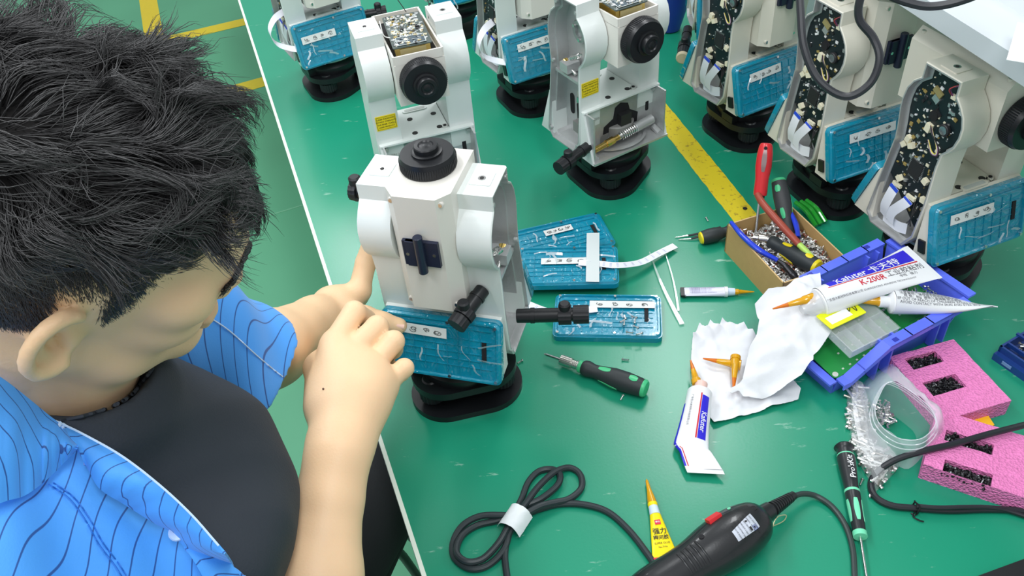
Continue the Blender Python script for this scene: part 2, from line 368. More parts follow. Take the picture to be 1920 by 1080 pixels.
def cover_parts(par, M, w=.164, h=.094, seed=0, label_at=(-.018, .02), lab_w=.075, taper=0.0, ribbon=None, notch=True):
    """blue film-covered keypad housing seen from inside; M: x along width, y up, z outward"""
    rnd = random.Random(seed)
    def T(c): return M @ Vector(c)
    poly = rrect(w, h, .009, 4)
    if taper: poly = [(x*(1-taper*(y/h+.5)), y) for x, y in poly]
    mb = MB(M); mb.prism(poly, 0, .009, FILM, bev=.002)
    inn = [(x*.9, y*.86) for x, y in poly]
    # raised rim
    n = len(poly); vo = [(x*.985, y*.975, .009) for x, y in poly]; vi = [(x*.91, y*.87, .0088) for x, y in poly]; vt = [(x*.96, y*.94, .0125) for x, y in poly]; vu = [(x*.925, y*.89, .0125) for x, y in poly]
    mb.add(vo+vt+vu+vi, [(j*n+i, j*n+(i+1) % n, (j+1)*n+(i+1) % n, (j+1)*n+i) for j in range(3) for i in range(n)], FILM)
    # rib grid
    nx, ny = 9, 6
    for i in range(1, nx): mb.box((-w*.42+w*.84*i/nx, -.004, .0095), (.0009, h*.68, .0016), FILM)
    for j in range(1, ny): mb.box((0, -h*.37+h*.66*j/ny, .0095), (w*.84, .0009, .0016), FILM)
    mb.box((0, h*.36, .0097), (w*.84, .002, .003), FILM)
    body = mb.build('keypad_cover', par, 'blue keypad cover wrapped in film')
    mb = MB(M)
    for sx, sy in ((-1,-1),(1,-1),(-1,1),(1,1),(.15,-1),(.15,1)): mb.cyl((sx*w*.455*(1-taper*(sy*.5+.5)), sy*h*.43, .011), (sx*w*.455*(1-taper*(sy*.5+.5)), sy*h*.43, .0138), .0022, STEEL, n=10)
    build_each(mb, 'screw', body)
    if notch:
        mb = MB(M); mb.box((w*.36, h*.02, .0102), (.006, h*.3, .0016), DARK); mb.build('slot', body)
    mb = MB(M); x0, y0 = label_at; a = rnd.uniform(-.04, .04); U = Vector((math.cos(a), math.sin(a), 0)); V = Vector((-math.sin(a), math.cos(a), 0)); O = Vector((x0, y0, .0128))
    f = on_plane(O, U, V); hh = .0075
    mb.sheet(lambda u, v: f((u-.5)*lab_w, (v-.5)*2*hh), 6, 2, PAPER_LABEL, .0003)
    f2 = on_plane(O+Vector((0,0,.0004)), U, V); curls(mb, f2, lab_w*.92, hh*1.8, 4, INK, seed)
    mb.build('printed_label', body, 'white strip printed with grey curls')
    # raised film folds, tinted pale to paint in white glints
    mb = MB(M)
    for k in range(9):
        x = rnd.uniform(-w*.4, w*.38); y = rnd.uniform(-h*.36, h*.3); a = rnd.uniform(-1.9, -1.0) if rnd.random() < .6 else rnd.uniform(-.5, .5); l = rnd.uniform(.012, .034)
        pts = [(x+math.cos(a)*l*t+.002*math.sin(5*t+k), y+math.sin(a)*l*t*.8, .0128+.0014*math.sin(PI*t)) for t in (0, .25, .5, .75, 1)]
        mb.ribbon(pts, (-math.sin(a), math.cos(a), .7), mat('film glint', (.85, .93, .96), .08, alpha=.35, coat=1), .0002, rnd.uniform(.0012, .0048))
    build_each(mb, 'glint_fold', body, None, .0001)
    return body

SIDE = [(-.030,.364),(-.030,.343),(-.040,.333),(-.048,.322),(-.0525,.308),(-.0525,.293),(-.048,.277),(-.041,.266),(-.033,.257),(-.031,.235),(-.031,.175),(-.026,.112),(-.010,.086),(.058,.083),(.072,.098),(.062,.175),(.053,.240),(.0545,.262),(.0575,.285),(.0575,.300),(.054,.318),(.046,.332),(.034,.342),(.033,.364)]
TRI = [(math.radians(a), .056) for a in (0, 120, 236)]

def tangent_knob(par, p0, d, L=.062, up=(0,0,1), cap=None):
    d = Vector(d).normalized(); p0 = Vector(p0); up = Vector(up)
    mb = MB(); mb.cyl(p0, p0+d*L*.62, .0095, BLACK, bev=.001); mb.cyl(p0+d*L*.2, p0+d*L*.26, .0105, BLACK)
    k = mb.build('tangent_knob', par)
    mb = MB(); mb.knurl(p0+d*L*.6, p0+d*L*.78, .0135, BLACKM, 16); q = p0+d*L*.69; mb.cyl(q+up*.006, q+up*.021, .0075, BLACKM, bev=.002); mb.build('clamp_lever', k)
    mb = MB(); mb.knurl(p0+d*L*.81, p0+d*L*1.03, .0125, BLACKM, 16); mb.cyl(p0+d*L*.76, p0+d*L*.83, .009, BLACK)
    if cap: mb.cyl(p0+d*L*1.03, p0+d*L*1.12, .013, cap, bev=.002)
    mb.build('knob', k)
    return k

def board_parts(mb, poly, fn, rnd, n, small=.0035):
    """scatter of chips and passives on a board; fn(u, v, h) gives the point"""
    xs = [p[0] for p in poly]; ys = [p[1] for p in poly]; inn = inset(poly, .004)
    O = fn(0, 0, 0); U = fn(1, 0, 0)-O; V = fn(0, 1, 0)-O; W = fn(0, 0, 1)-O; R = Matrix((tuple(U), tuple(V), tuple(W))).transposed()
    pal = [CHIP, SOLDER, SOLDER, CONN, mat('tan part', srgb(160, 140, 80), .5), mat('grey part', (.25, .26, .26), .4), mat('pale print', srgb(200, 208, 205), .5), mat('pale print', srgb(200, 208, 205), .5)]
    k = 0; tries = 0
    while k < n and tries < n*6:
        tries += 1; x = rnd.uniform(min(xs), max(xs)); y = rnd.uniform(min(ys), max(ys))
        if not inside(inn, x, y): continue
        m = rnd.choice(pal); a = rnd.choice((small*.35, small*.6, small, small*1.5)) ; b = a*rnd.uniform(.3, 1.0)
        h = .0003 if m.name == 'pale print' else rnd.uniform(.0006, .0022)
        Q = Matrix.Rotation(rnd.choice((0, PI/2, .3, -.4)), 3, 'Z')
        mb.box(fn(x, y, h/2), (a, b, h), m, R @ Q); k += 1

def standard_part(root, sx, state, seed, side_board):
    xi, xo = .041*sx, .0835*sx; U = (0,1,0); V = (0,0,1)   # U x V = +x
    if state == 'closed':
        mb = MB(); lo, hi = (xi, xo) if sx > 0 else (xo, xi); mb.prism(SIDE, lo, hi, WHITE if root['_paint'] == 0 else CREAM, (0,0,0), U, V, bev=.0035, seg=3, ang=.45)
        st = mb.build('standard', root, 'closed white side column')
    else:
        PA = WHITE if root['_paint'] == 0 else CREAM; mb = MB(); n = len(SIDE); I_ = inset(SIDE, .0032); I2 = inset(SIDE, .0065); xf = xo-.034*sx
        pts = lambda P_, x: [(x, a, b) for a, b in P_]
        xe = xo-.0015*sx; O1 = SIDE; O2 = inset(SIDE, .0012)
        rings = [pts(O1, xi), pts(O1, xe), pts(O2, xo), pts(I_, xo), pts(I_, xo-.012*sx), pts(I2, xo-.0125*sx), pts(I2, xf)]
        vs = [p for r in rings for p in r]; f = []
        for j in range(6):
            for i in range(n):
                q = (j*n+i, j*n+(i+1) % n, (j+1)*n+(i+1) % n, (j+1)*n+i); f.append(q if sx < 0 else q[::-1])
        f.append(tuple(range(n)) if sx < 0 else tuple(range(n))[::-1]); f.append(tuple(6*n+i for i in range(n)))
        _, fs = mb.add(vs, f, PA); ci = mb.mi(CAST)
        for k, fc in enumerate(fs):
            if k >= 2*n and k < 6*n or k == len(fs)-1: fc.material_index = ci
        bmesh.ops.recalc_face_normals(mb.bm, faces=fs)
        st = mb.build('standard', root, 'open side column showing bare aluminium casting')
        if state == 'board':
            mb = MB(); rnd = random.Random(seed); B = inset([p for p in SIDE if True], .0075)
            B = [p for p in B if p[1] > .105] ; B.insert(B.index(min([p for p in B if p[0] < 0], key=lambda p: p[1]))+1, (.0, .125)) if False else None
            xb = xo-.012*sx; lo, hi = sorted((xb, xb-.0016*sx))
            mb.prism(B, lo, hi, PCBG, (0,0,0), U, V)
            bd = mb.build('circuit_board', st, 'dark circuit board filling the open side column')
            fn = (lambda u, v, h: Vector((xb+h*sx, u, v)))
            mb = MB(); board_parts(mb, B, fn, rnd, 230 if root['_near'] else 150); mb.build('components', bd)
            def box(name, c, d, m, lab=None, bev=.0004, R=None):
                mb = MB(); mb.box(fn(*c), d, m, R, bev=bev); return mb.build(name, bd, lab)
            box('chip', (.012, .205, .0012), (.0024, .022, .026), CHIP, 'large square chip', R=Matrix.Rotation(.15, 3, 'X')); mb = MB()
            for s_ in (-1, 1):
                for k in range(9): mb.box(fn(.012+s_*.0125, .195+k*.0026, .0006), (.0008, .003, .0008), SOLDER); mb.box(fn(.002+k*.0025, .205+s_*.0145, .0006), (.0008, .0008, .003), SOLDER)
            o_ = mb.build('chip_pins', bd)
            mb = MB(); mb.cyl(fn(-.018, .286, 0), fn(-.018, .286, .006), .0085, CHIP, n=20, bev=.001); mb.cyl(fn(-.018, .286, .006), fn(-.018, .286, .0065), .0062, mat('coin cell', (.35, .42, .42), .25, .8), n=20); mb.build('coin_cell', bd)
            mb = MB(); mb.box(fn(.004, .298, .001), (.002, .012, .012), DARK, Matrix.Rotation(.6, 3, 'X')); mb.cyl(fn(.006, .295, 0), fn(.006, .295, .003), .007, DARK, n=16); mb.build('axle_hole', bd)
            box('tan_connector', (.010, .328, .0015), (.003, .016, .008), mat('tan connector', srgb(150, 140, 92), .5), 'tan connector', R=Matrix.Rotation(.45, 3, 'X'))
            box('shield_can', (.010, .318, .0015), (.003, .011, .009), SOLDER, R=Matrix.Rotation(.45, 3, 'X'))
            box('wire_connector', (.008, .276, .003), (.006, .009, .012), CONN, 'ivory plug with coloured wires', R=Matrix.Rotation(.2, 3, 'X'))
            for k, (yy, zz) in enumerate(((.036, .243), (.041, .232), (.028, .236), (-.018, .172), (-.012, .200), (.033, .178))): box('connector', (yy, zz, .003), (.006, .008, .009), CONN, R=Matrix.Rotation(.3+k*.4, 3, 'X'))
            for k, mcol in enumerate((mat('yellow wire', srgb(228, 208, 90), .45), mat('white wire', (.8, .8, .78), .45), mat('purple wire', srgb(130, 70, 120), .45), mat('black wire', (.02, .02, .02), .45))):
                mb = MB(); q = .0012*k; pts = spline([fn(.004+q*.3, .281, .004), fn(-.010, .276+q, .011+q), fn(-.020-q, .266, .012), fn(-.022-q, .254-q*.4, .011), fn(-.012, .251-q, .008), fn(.000+q*.5, .262, .006)], 5); mb.tube(pts, .0008, mcol, n=6); mb.build('wire', bd)
            mb = MB()
            for k, mcol in enumerate((mat('purple wire'), mat('black wire'), mat('red wire', srgb(170, 60, 60), .4))): mb.tube(spline([fn(-.020+k*.001, .352, .001), fn(-.012, .345, .007+k*.001), fn(-.016+k*.001, .335, .003)], 4), .0008, mcol, n=6)
            mb.box(fn(-.017, .334, .002), (.004, .008, .006), CONN); mb.build('small_plug', bd)
            # two white ribbon cables with blue ends
            for k, (y0, y1, zb) in enumerate(((.034, .042, .118), (.004, .026, .105))):
                m1 = MB(); m1.box(fn(y0, .166-.004*k, .003), (.004, .016, .005), CONN, bev=.0005); c_ = m1.build('cable_connector', bd)
                pts = [fn(y0, .163-.004*k, .0055), fn(y0+.001, .155, .008), fn((y0+y1)/2, .14, .009), fn(y1, .122, .008), fn(y1+.001, .104, .004+.002*k)]
                m2_ = MB(); m2_.ribbon(spline(pts, 5), (0, 1, .25), RIBBON, .0004, .0165); rc = m2_.build('ribbon_cable', bd, 'flat white ribbon cable with a blue end')
                m3 = MB(); m3.ribbon([fn(y0, .1632-.004*k, .0062), fn(y0+.0005, .1585-.002*k, .0082)], (0, 1, .25), BLUE_END, .0003, .0167); m3.build('cable_end', rc, 'blue stiffener')
            m2_ = MB(); m2_.ribbon(spline([fn(.044, .103, .003), fn(.030, .103, .0035), fn(.012, .104, .0035), fn(-.004, .110, .003)], 5), (0, .1, 1), RIBBON, .0004, .018); rc = m2_.build('ribbon_cable', bd)
            m3 = MB()
            for t_ in range(3): m3.tube(spline([fn(-.004-.005*t_, .160, .002), fn(-.012, .138, .010), fn(.0-.004*t_, .118, .002)], 4), .001, mat('black wire'), n=6)
            m3.build('wire', bd)
        if state == 'cast':
            mb = MB(); xf_ = xf
            mb.lathe([(.020, 0), (.020, .006), (.018, .008), (.011, .008), (.010, .004)], mat('grey bearing plate', (.4, .42, .42), .35, .7), (xf_, .004, .300), (sx, 0, 0), 28)
            for a in (0.5, 2.6, 4.6): mb.cyl((xf_+.008*sx, .004+.014*math.cos(a), .300+.014*math.sin(a)), (xf_+.0105*sx, .004+.014*math.cos(a), .300+.014*math.sin(a)), .0028, STEEL, n=10)
            mb.build('bearing_plate', st)
            mb = MB(); mb.box((xo-.016*sx, .018, .238), (.026, .022, .016), CAST, bev=.003); mb.box((xo-.02*sx, .012, .222), (.026, .075, .005), CAST, bev=.001); mb.build('rib', st)
            mb = MB(); a = Vector((xo-.014*sx, .030, .243)); d = Vector((0, -.85, -.35)).normalized(); mb.cyl(a, a+d*.012, .0062, BRASS, n=12); mb.knurl(a+d*.012, a+d*.02, .005, BRASS, 8); mb.cyl(a+d*.02, a+d*.034, .003, STEEL)
            mb.build('brass_screw', st, 'brass adjusting screw')
            mb = MB(); mb.prism(rrect(.012, .040, .006), .0, .0012, DARK, (xf_ if sx > 0 else xf_-.0012, .040, .150), (0,1,0), (0,0,1)); mb.prism([(-.018+.0, -.045), (.022, -.045), (.024, .005), (.012, .022), (-.012, .022), (-.018, .01)], 0, .0012, DARK, (xf_ if sx > 0 else xf_-.0012, .002, .150), (0,1,0), (0,0,1)); build_each(mb, 'window_opening', st)
            mb = MB()
            pz = [(.0, .195), (.004, .182), (-.006, .172)]
            for k, (yy, zz) in enumerate(pz): mb.box((xo-.02*sx, yy-.010, zz), (.010, .010, .010), [CONN, STEEL, CONN][k], bev=.001)
            mb.cyl((xo-.028*sx, -.012, .160), (xo-.018*sx, -.012, .160), .008, mat('grey part'), n=14); mb.box((xo-.022*sx, .0, .125), (.014, .026, .020), mat('dull grey block', (.22, .22, .21), .5), bev=.002); build_each(mb, 'fitting', st)
            mb = MB(); a = Vector((xo-.01*sx, -.02, .272)); pts = []
            for k in range(60): t = k/59; an = t*2*PI*6; pts.append(a+Vector((.005*math.cos(an), -.0+.022*t, .005*math.sin(an)-.012*t)))
            mb.tube(pts, .0008, STEEL, n=5); mb.build('spring', st)
            mb = MB()
            for yy, zz in ((.064, .102), (-.018, .103), (.046, .242), (-.026, .35), (.028, .352)): mb.cyl((xo-.004*sx, yy, zz), (xo+.0005*sx, yy, zz), .003, CAST, n=10)
            build_each(mb, 'screw_boss', st)
    xc = (xi+xo)/2; PA = WHITE if root['_paint'] == 0 else CREAM
    mb = MB(); mb.prism(rrect(.026, .028, .002), .363, .3655, PA, (xc, .003, 0), bev=.0006); mb.cyl((xc, .002, .3655), (xc, .002, .3661), .0048, STEEL, n=18); mb.cyl((xc, .002, .3661), (xc, .002, .3664), .0026, mat('hole shade', (.03,.03,.03), .8), n=14); mb.build('top_plate', st)
    return st

def telescope(root, mode, open_top, seed):
    PA = SCOPEW if root['_paint'] == 0 else CREAM; rnd = random.Random(seed)
    c = Vector((0, .003, .300))
    if mode == 'up': A = Vector((0,0,1)); B = Vector((0,-1,0)); c.z -= .008; c.x += .002
    elif mode == 'flip': A = Vector((0,-1,0)); B = Vector((0,0,1)); c.y += .02; c.z += .004
    else: A = Vector((0,-1,0)); B = Vector((0,0,1))
    X = B.cross(A); X = X if X.x > 0 else X           # x axis of the scope frame
    M = Matrix.Identity(4)
    for i, v in enumerate((X, A, B)):
        for j in range(3): M[j][i] = v[j]
    for j in range(3): M[j][3] = c[j]
    # scope frame: x across, y along the sight line (eyepiece +), z towards the sight bracket
    mb = MB(M); wd = .0395
    if open_top:
        mb.prism([(-wd, -.080), (wd, -.080), (wd, .080), (-wd, .080)], -.038, .030, PA, bev=.004, seg=3)
        for s_ in (-1, 1): mb.box((s_*(wd-.0015), 0, .0365), (.003, .158, .015), PA, bev=.0008)
        mb.box((0, .0785, .0365), (wd*2-.006, .003, .015), PA); mb.box((0, -.0785, .0365), (wd*2-.006, .003, .015), PA)
        mb.box((0, 0, .0302), (wd*2-.01, .15, .0008), DARK)
        t = mb.build('telescope', root, 'telescope body with its top cover off')
        mb = MB(M @ Matrix.Rotation(.06, 4, 'Z')); mb.box((.0, .012, .043), (.054, .105, .014), GOLD, bev=.001); mb.box((0, .066, .043), (.040, .0015, .009), mat('pale gold plate', (.95, .85, .5), .25, .9)); mb.build('gold_frame', t, 'gold coloured metal frame')
        mb = MB(M @ Matrix.Rotation(.06, 4, 'Z')); pl = rrect(.060, .115, .003); mb.prism([(x, y+.012) for x, y in pl], .0505, .0522, mat('pale circuit board', srgb(70, 82, 78), .4)); bd = mb.build('circuit_board', t, 'crowded circuit board on top of the telescope')
        mb = MB(M @ Matrix.Rotation(.06, 4, 'Z')); fn = lambda u, v, h: Vector((u, v+.012, .0522+h)); board_parts(mb, pl, fn, rnd, 420, .0038)
        mb.box((.0, .052, .053), (.044, .026, .0012), mat('dark screen tile', (.06, .09, .11), .3));
        for q in ((-.0, .0655, .044, .0008), (-.0, .0385, .044, .0008)): mb.box((q[0], q[1], .0538), (q[2], .001, .0005), mat('pale print'))
        for q in (-.0215, .0215): mb.box((q, .052, .0538), (.001, .027, .0005), mat('pale print'))
        for k in range(14): mb.box((rnd.uniform(-.018, .018), rnd.uniform(.043, .061), .0538), (.003, .002, .0008), rnd.choice([mat('pale print'), SOLDER, CHIP]))
        mb.build('components', bd)
        mb = MB(M); mb.tube(spline([(.012, -.04, .056), (.0, -.055, .09), (.03, -.062, .098), (.048, -.035, .07), (.04, -.01, .052)], 6), .0007, mat('black wire', (.02,.02,.02), .4), n=5); mb.tube(spline([(-.03, .03, .052), (-.037, .01, .05), (-.034, -.03, .055)], 5), .0009, mat('white wire', (.8,.8,.78), .4), n=5); mb.build('wire', bd)
    else:
        pr = [(-wd, -.038), (wd, -.038), (wd, .050), (wd-.014, .066), (-wd+.014, .066), (-wd, .050)]
        # outline in x/z extruded along the sight line
        mb.prism([(p[0], p[1]) for p in pr], -.085, .085, PA, (0,0,0), (1,0,0), (0,0,1), bev=.003, seg=2)
        t = mb.build('telescope', root, 'closed telescope body')
        mb = MB(M)
        for sy in (-1, 1):
            for sx in (-1, 1):
                mb.cyl((sx*(wd-.010), sy*.076, .0585), (sx*(wd-.010), sy*.076, .0625), .0038, PA, n=14); mb.cyl((sx*(wd-.010), sy*.076, .0625), (sx*(wd-.010), sy*.076, .0632), .0026, STEEL, n=12)
                if mode == 'flip': mb.cyl((sx*(wd-.010), sy*.076, -.037), (sx*(wd-.010), sy*.076, -.0395), .0026, STEEL, n=12)
        build_each(mb, 'screw', t, None, .008)
        mb = MB(M); mb.box((0, .008, .0685), (.044, .036, .005), NAVY, bev=.001); mb.cyl((0, -.018, .0735), (0, .036, .0735), .0058, NAVY, bev=.0008); mb.box((.008, .008, .070), (.02, .036, .006), NAVY, bev=.001)
        for s_ in (-1, 1): mb.cyl((s_*.016, .008, .0705), (s_*.016, .008, .0736 if s_ > 0 else .0716), .0022, STEEL, n=10)
        mb.build('sight_bracket', t, 'black gun-sight bracket')
    y0 = .080 if open_top else .085; M0 = M
    if mode == 'up': M = M @ Matrix.Translation((.003, y0, .002)) @ Matrix.Diagonal((.93, .8, .93, 1)) @ Matrix.Translation((0, -y0, -.002))
    mb = MB(M)
    mb.lathe([(.034, 0), (.0355, .001), (.0355, .018), (.034, .021), (.0335, .0235)], BLACK, (0, y0, .002), (0,1,0), 48)
    mb.build('focus_ring', t, 'black ribbed focusing ring')
    mb = MB(M)
    for k in range(72):
        a = 2*PI*k/72; mb.box((.0356*math.cos(a), y0+.010, .002+.0356*math.sin(a)), (.0012, .014, .0012), BLACKM)
    mb.build('knurling', t)
    mb = MB(M); yo = y0+.0235
    mb.lathe([(.0195, 0), (.0195, .003), (.017, .004), (.0155, .004), (.0155, .011), (.0145, .0125), (.010, .0128), (.0085, .011), (.006, .0108), (.004, .012), (.001, .012)], BLACK, (0, yo, .002), (0,1,0), 32)
    mb.build('eyepiece', t, 'small black eyepiece')
    mb = MB(M0); mb.lathe([(.030, 0), (.030, -.008), (.027, -.012), (.024, -.012), (.022, -.006), (.001, -.006)], BLACK, (0, -y0, .002), (0,1,0), 36); mb.build('objective', t)
    mb = MB()
    for s_ in (-1, 1): mb.cyl((s_*.0385, .003, .300), (s_*.0415, .003, .300), .020, STEEL, n=24)
    build_each(mb, 'trunnion', t)
    return t

def theodolite(loc, yaw, label, left='closed', right='closed', front='cover', rear='cover', scope='up', open_top=False, paint=0, near=False, knobs=(), seed=1, yellow=False, group=None, ribbon=False, lab=(-.018,.02), tilt=0, labw=.075):
    root = empty('theodolite', (loc[0], loc[1], BENCH), yaw, label, 'surveying instrument', group)
    root['_paint'] = paint; root['_near'] = near; PA = WHITE if paint == 0 else CREAM
    # tribrach
    mb = MB(); hull = []
    for k, (a, r) in enumerate(TRI):
        for j in range(-6, 7): q = a+j*.17; hull.append((r*math.cos(a)*.55+.053*math.cos(q), r*math.sin(a)*.55+.053*math.sin(q)))
    mb.prism(hull, 0, .010, BLACK, bev=.002); mb.prism([(x*.93, y*.93) for x, y in hull], .040, .052, BLACK, bev=.003)
    tb = mb.build('tribrach', root, 'black levelling base')
    for a, r in TRI:
        mb = MB(); c = (r*math.cos(a), r*math.sin(a)); mb.knurl((*c, .018), (*c, .036), .019, BLACKM, 22); mb.cyl((*c, .008), (*c, .054), .012, BLACK, bev=.002); mb.build('foot_screw', tb)
    mb = MB(); mb.lathe([(.058, .050), (.060, .054), (.060, .066), (.056, .070), (.050, .074), (.050, .084)], BLACK, n=40); mb.box((-.055, -.02, .060), (.02, .03, .014), BLACK, bev=.003); mb.build('locking_collar', tb)
    # base housing
    mb = MB(); mb.box((0, .018, .1295), (.080, .092, .093), PA, bev=.001); mb.lathe([(.056, .080), (.064, .082), (.066, .088)], CAST, n=36)
    if True:
        # rear wedge
        mb.prism([(.062, .176), (.068, .175), (.101, .087), (.060, .087)], -.079, .079, PA, (0,0,0), (0,1,0), (0,0,1), bev=.0015)
    if front == 'cover':
        mb.prism([(-.030, .176), (-.036, .175), (-.0605, .087), (-.030, .087)], -.079, .079, PA, (0,0,0), (0,1,0), (0,0,1), bev=.0015)
    bh = mb.build('base_housing', root)
    if front == 'open':
        mb = MB(); y0t, y0b = -.036, -.064
        for s_ in (-1, 1): mb.prism([(-.026, .177), (y0t, .176), (y0b, .085), (-.020, .085)], -.002 if s_ > 0 else -.002, .002, PA, (s_*.079, 0, 0), (0,1,0), (0,0,1))
        mb.box((0, -.033, .1755), (.160, .013, .003), PA); mb.box((0, -.044, .0865), (.160, .046, .004), CAST)
        fr = mb.build('front_frame', root, 'open front frame')
        mb = MB(); mb.box((0, -.027, .131), (.154, .002, .088), CAST)
        for s_ in (-1, 1): mb.box((s_*.0755, -.044, .131), (.003, .034, .086), CAST); mb.cyl((s_*.071, -.036, .166), (s_*.071, -.030, .168), .004, CAST, n=10); mb.cyl((s_*.069, -.058, .090), (s_*.069, -.040, .095), .006, CAST, n=10)
        mb.build('casting', fr, 'bare aluminium inside')
        mb = MB(); mb.prism([(-.030, -.01), (.044, -.01), (.046, .008), (.028, .020), (.024, .034), (.008, .040), (-.004, .034), (-.008, .014), (-.028, .004)], 0, .001, DARK, (-.004, -.0275, .122), (1,0,0), (0,0,1)); mb.build('opening', fr)
        mb = MB()
        for k in range(25):
            a = PI+PI*k/24; b = PI+PI*(k+1)/24
            for r0, r1, z in ((.050, .056, .094), (.040, .048, .092)):
                mb.add([(r*math.cos(q), -.024+.75*r*math.sin(q), z) for q, r in ((a, r0), (b, r0), (b, r1), (a, r1))], [(0,3,2,1)], CAST)
        mb.build('ring_ledge', fr)
        mb = MB(); mb.lathe([(.030, .098), (.032, .100), (.032, .120), (.030, .122)], mat('dull grey block', (.22,.22,.21), .5), (.006, -.012, 0), n=30); mb.box((.008, -.034, .132), (.022, .012, .022), CHIP, bev=.002); mb.build('horizontal_circle', fr)
        a = Vector((-.046, -.046, .104)); d = (Vector((.062, -.040, .112))-a).normalized()
        mb = MB(); mb.cyl(a-d*.02, a+d*.006, .0055, BRASS, n=12); mb.knurl(a+d*.006, a+d*.022, .0072, BRASS, 8); mb.cyl(a+d*.022, a+d*.036, .005, BRASS, n=12); mb.cyl(a+d*.034, a+d*.04, .006, STEEL, n=12); ws = mb.build('worm_screw', fr, 'brass worm screw')
        mb = MB(); pts = []
        for k in range(90): t = k/89; an = t*2*PI*8; q = d.orthogonal().normalized(); q2 = d.cross(q); pts.append(a+d*(.038+.034*t)+(q*math.cos(an)+q2*math.sin(an))*.0078)
        mb.tube(pts, .0011, STEEL, n=5); mb.build('spring', ws, 'steel coil spring')
        mb = MB(); mb.cyl(a+d*.04, a+d*.094, .0048, STEEL, n=12); mb.cyl(a+d*.072, a+d*.112, .0085, CAST, n=14, bev=.001); mb.build('spring_housing', ws)
        mb = MB(); mb.prism(rrect(.007, .030, .003), 0, .001, DARK, (.062, -.0275, .140), (1,0,0), (0,0,1)); mb.build('slot', fr)
    # deck details
    mb = MB(); zt = .1765
    for x, y in ((-.017, -.020), (.026, -.018), (.027, .028), (-.015, .027)): mb.cyl((x, y, zt-.001), (x, y, zt+.0003), .0048, mat('hole shade', (.03,.03,.03), .8), n=16)
    build_each(mb, 'deck_hole', bh)
    mb = MB(); f0 = -.012; pl = rrect(.044, .013, .006, 5); mb.prism([(x+.004, y-.027+.0) for x, y in pl] if front == 'cover' else [(x+.0, y+.055) for x, y in pl], zt-.0005, zt+.0012, PA, bev=.0005); pl2 = rrect(.036, .007, .003, 5); mb.prism([(x+.004, y-.027) for x, y in pl2] if front == 'cover' else [(x, y+.055) for x, y in pl2], zt+.0012, zt+.0016, mat('level glass', (.55, .58, .55), .15)); mb.build('plate_level', bh)
    mb = MB(); mb.cyl((.034, -.024, zt-.001), (.034, -.024, zt+.004), .005, STEEL, n=14); mb.cyl((.034, -.024, zt+.004), (.034, -.024, zt+.0045), .003, DARK, n=6); mb.build('bolt', bh)
    standard_part(root, -1, left, seed*7+1, left == 'board'); rs = standard_part(root, 1, right, seed*7+2, right == 'board')
    telescope(root, scope, open_top, seed*11+5)
    def slopeM(yt, zt_, yb, zb, sgn):
        t = Vector((0, yt, zt_)); b = Vector((0, yb, zb)); V = (t-b).normalized(); U = Vector((-sgn, 0, 0)); W = U.cross(V)
        M = Matrix.Identity(4); c = (t+b)/2
        for i, v in enumerate((U, V, W)):
            for j in range(3): M[j][i] = v[j]
        for j in range(3): M[j][3] = c[j]
        return M
    if front == 'cover': cover_parts(root, slopeM(-.0365, .1765, -.062, .085, -1), seed=seed, label_at=lab, lab_w=labw)
    if rear == 'cover': cover_parts(root, slopeM(.0685, .1765, .1025, .085, 1), seed=seed+50)
    if left == 'board':
        mb = MB(); mb.box((-.0805, -.043, .108), (.003, .012, .020), BLACK, Matrix.Rotation(-.25, 3, 'X'), bev=.001); mb.build('port_cover', bh)
    if yellow:
        mb = MB(); O = Vector((-.062, -.0318, .215)); f = on_plane(O, (1,0,0), (0,0,1)); mb.prism(rrect(.034, .026, .001), 0, .0005, YLAB, (-.062, -.0313, .215), (1,0,0), (0,0,1))
        m2 = MB(); m2.prism(rrect(.034, .026, .001), 0, .0008, YLAB, (-.062, -.0312, .215), (1,0,0), (0,0,1)); mb.bm.free(); fl_ = on_plane((-.062, -.0322, .215), (1,0,0), (0,0,1))
        for s_ in (-1, 1): m2.add([fl_(*p) for p in ((-.0155, s_*.0112), (.0155, s_*.0112), (.0155, s_*.0107), (-.0155, s_*.0107))], [(0,1,2,3)], INKB); m2.add([fl_(*p) for p in ((s_*.0155, -.0112), (s_*.0155, .0112), (s_*.015, .0112), (s_*.015, -.0112))], [(0,1,2,3)], INKB)
        for k, tx in enumerate(('LASER RADIATION', 'DO NOT STARE INTO', 'THE BEAM. CLASS 2', 'LASER PRODUCT')): put_text(m2, tx, .0036, INKB, (lambda x, y, k=k: fl_(x*.95, y+.0072-.0048*k)), True)
        m2.build('warning_label', root, 'yellow laser warning label')
        mb = MB(); f2 = on_plane((-.061, -.0316+.0022, .150), (1,0,0), (0,0,1)); f2b = lambda x, y: Vector((-.061+x, -.0318+.0036*(1-(y+.0)/.5)*0-.0003+(.0049*max(0, (.175-(.150+y))/.063)), .150+y))
        put_text(mb, '1312501208', .0075, mat('engraved grey', srgb(150, 150, 146), .6), f2b); mb.build('serial_number', root, 'engraved serial number')
    for kn in knobs: tangent_knob(root, *kn)
    if ribbon:
        mb = MB(); x = -.088
        mb.ribbon(spline([(-.070, .010, .190), (-.100, -.004, .185), (-.118, -.012, .165), (-.112, -.018, .140), (-.092, -.030, .128), (-.075, -.045, .125)], 6), (0, .75, .5), RIBBON, .0004, .016); mb.build('ribbon_cable', root, 'looped white ribbon cable')
    del root['_paint'], root['_near']
    return root
K = tangent_knob
TH = {}
TH['A'] = theodolite((-.081, .844), -.331, 'front theodolite the person is working on, telescope pointing up, right side open', right='cast', front='cover', near=True, seed=3, lab=(-.028, .024),
    knobs=(((.058, -.030, .220), (-.35, -.9, -.28), .058), ((.088, .0, .150), (1, .20, .02), .092), ((-.083, -.005, .335), (-1, 0, 0), .022)))
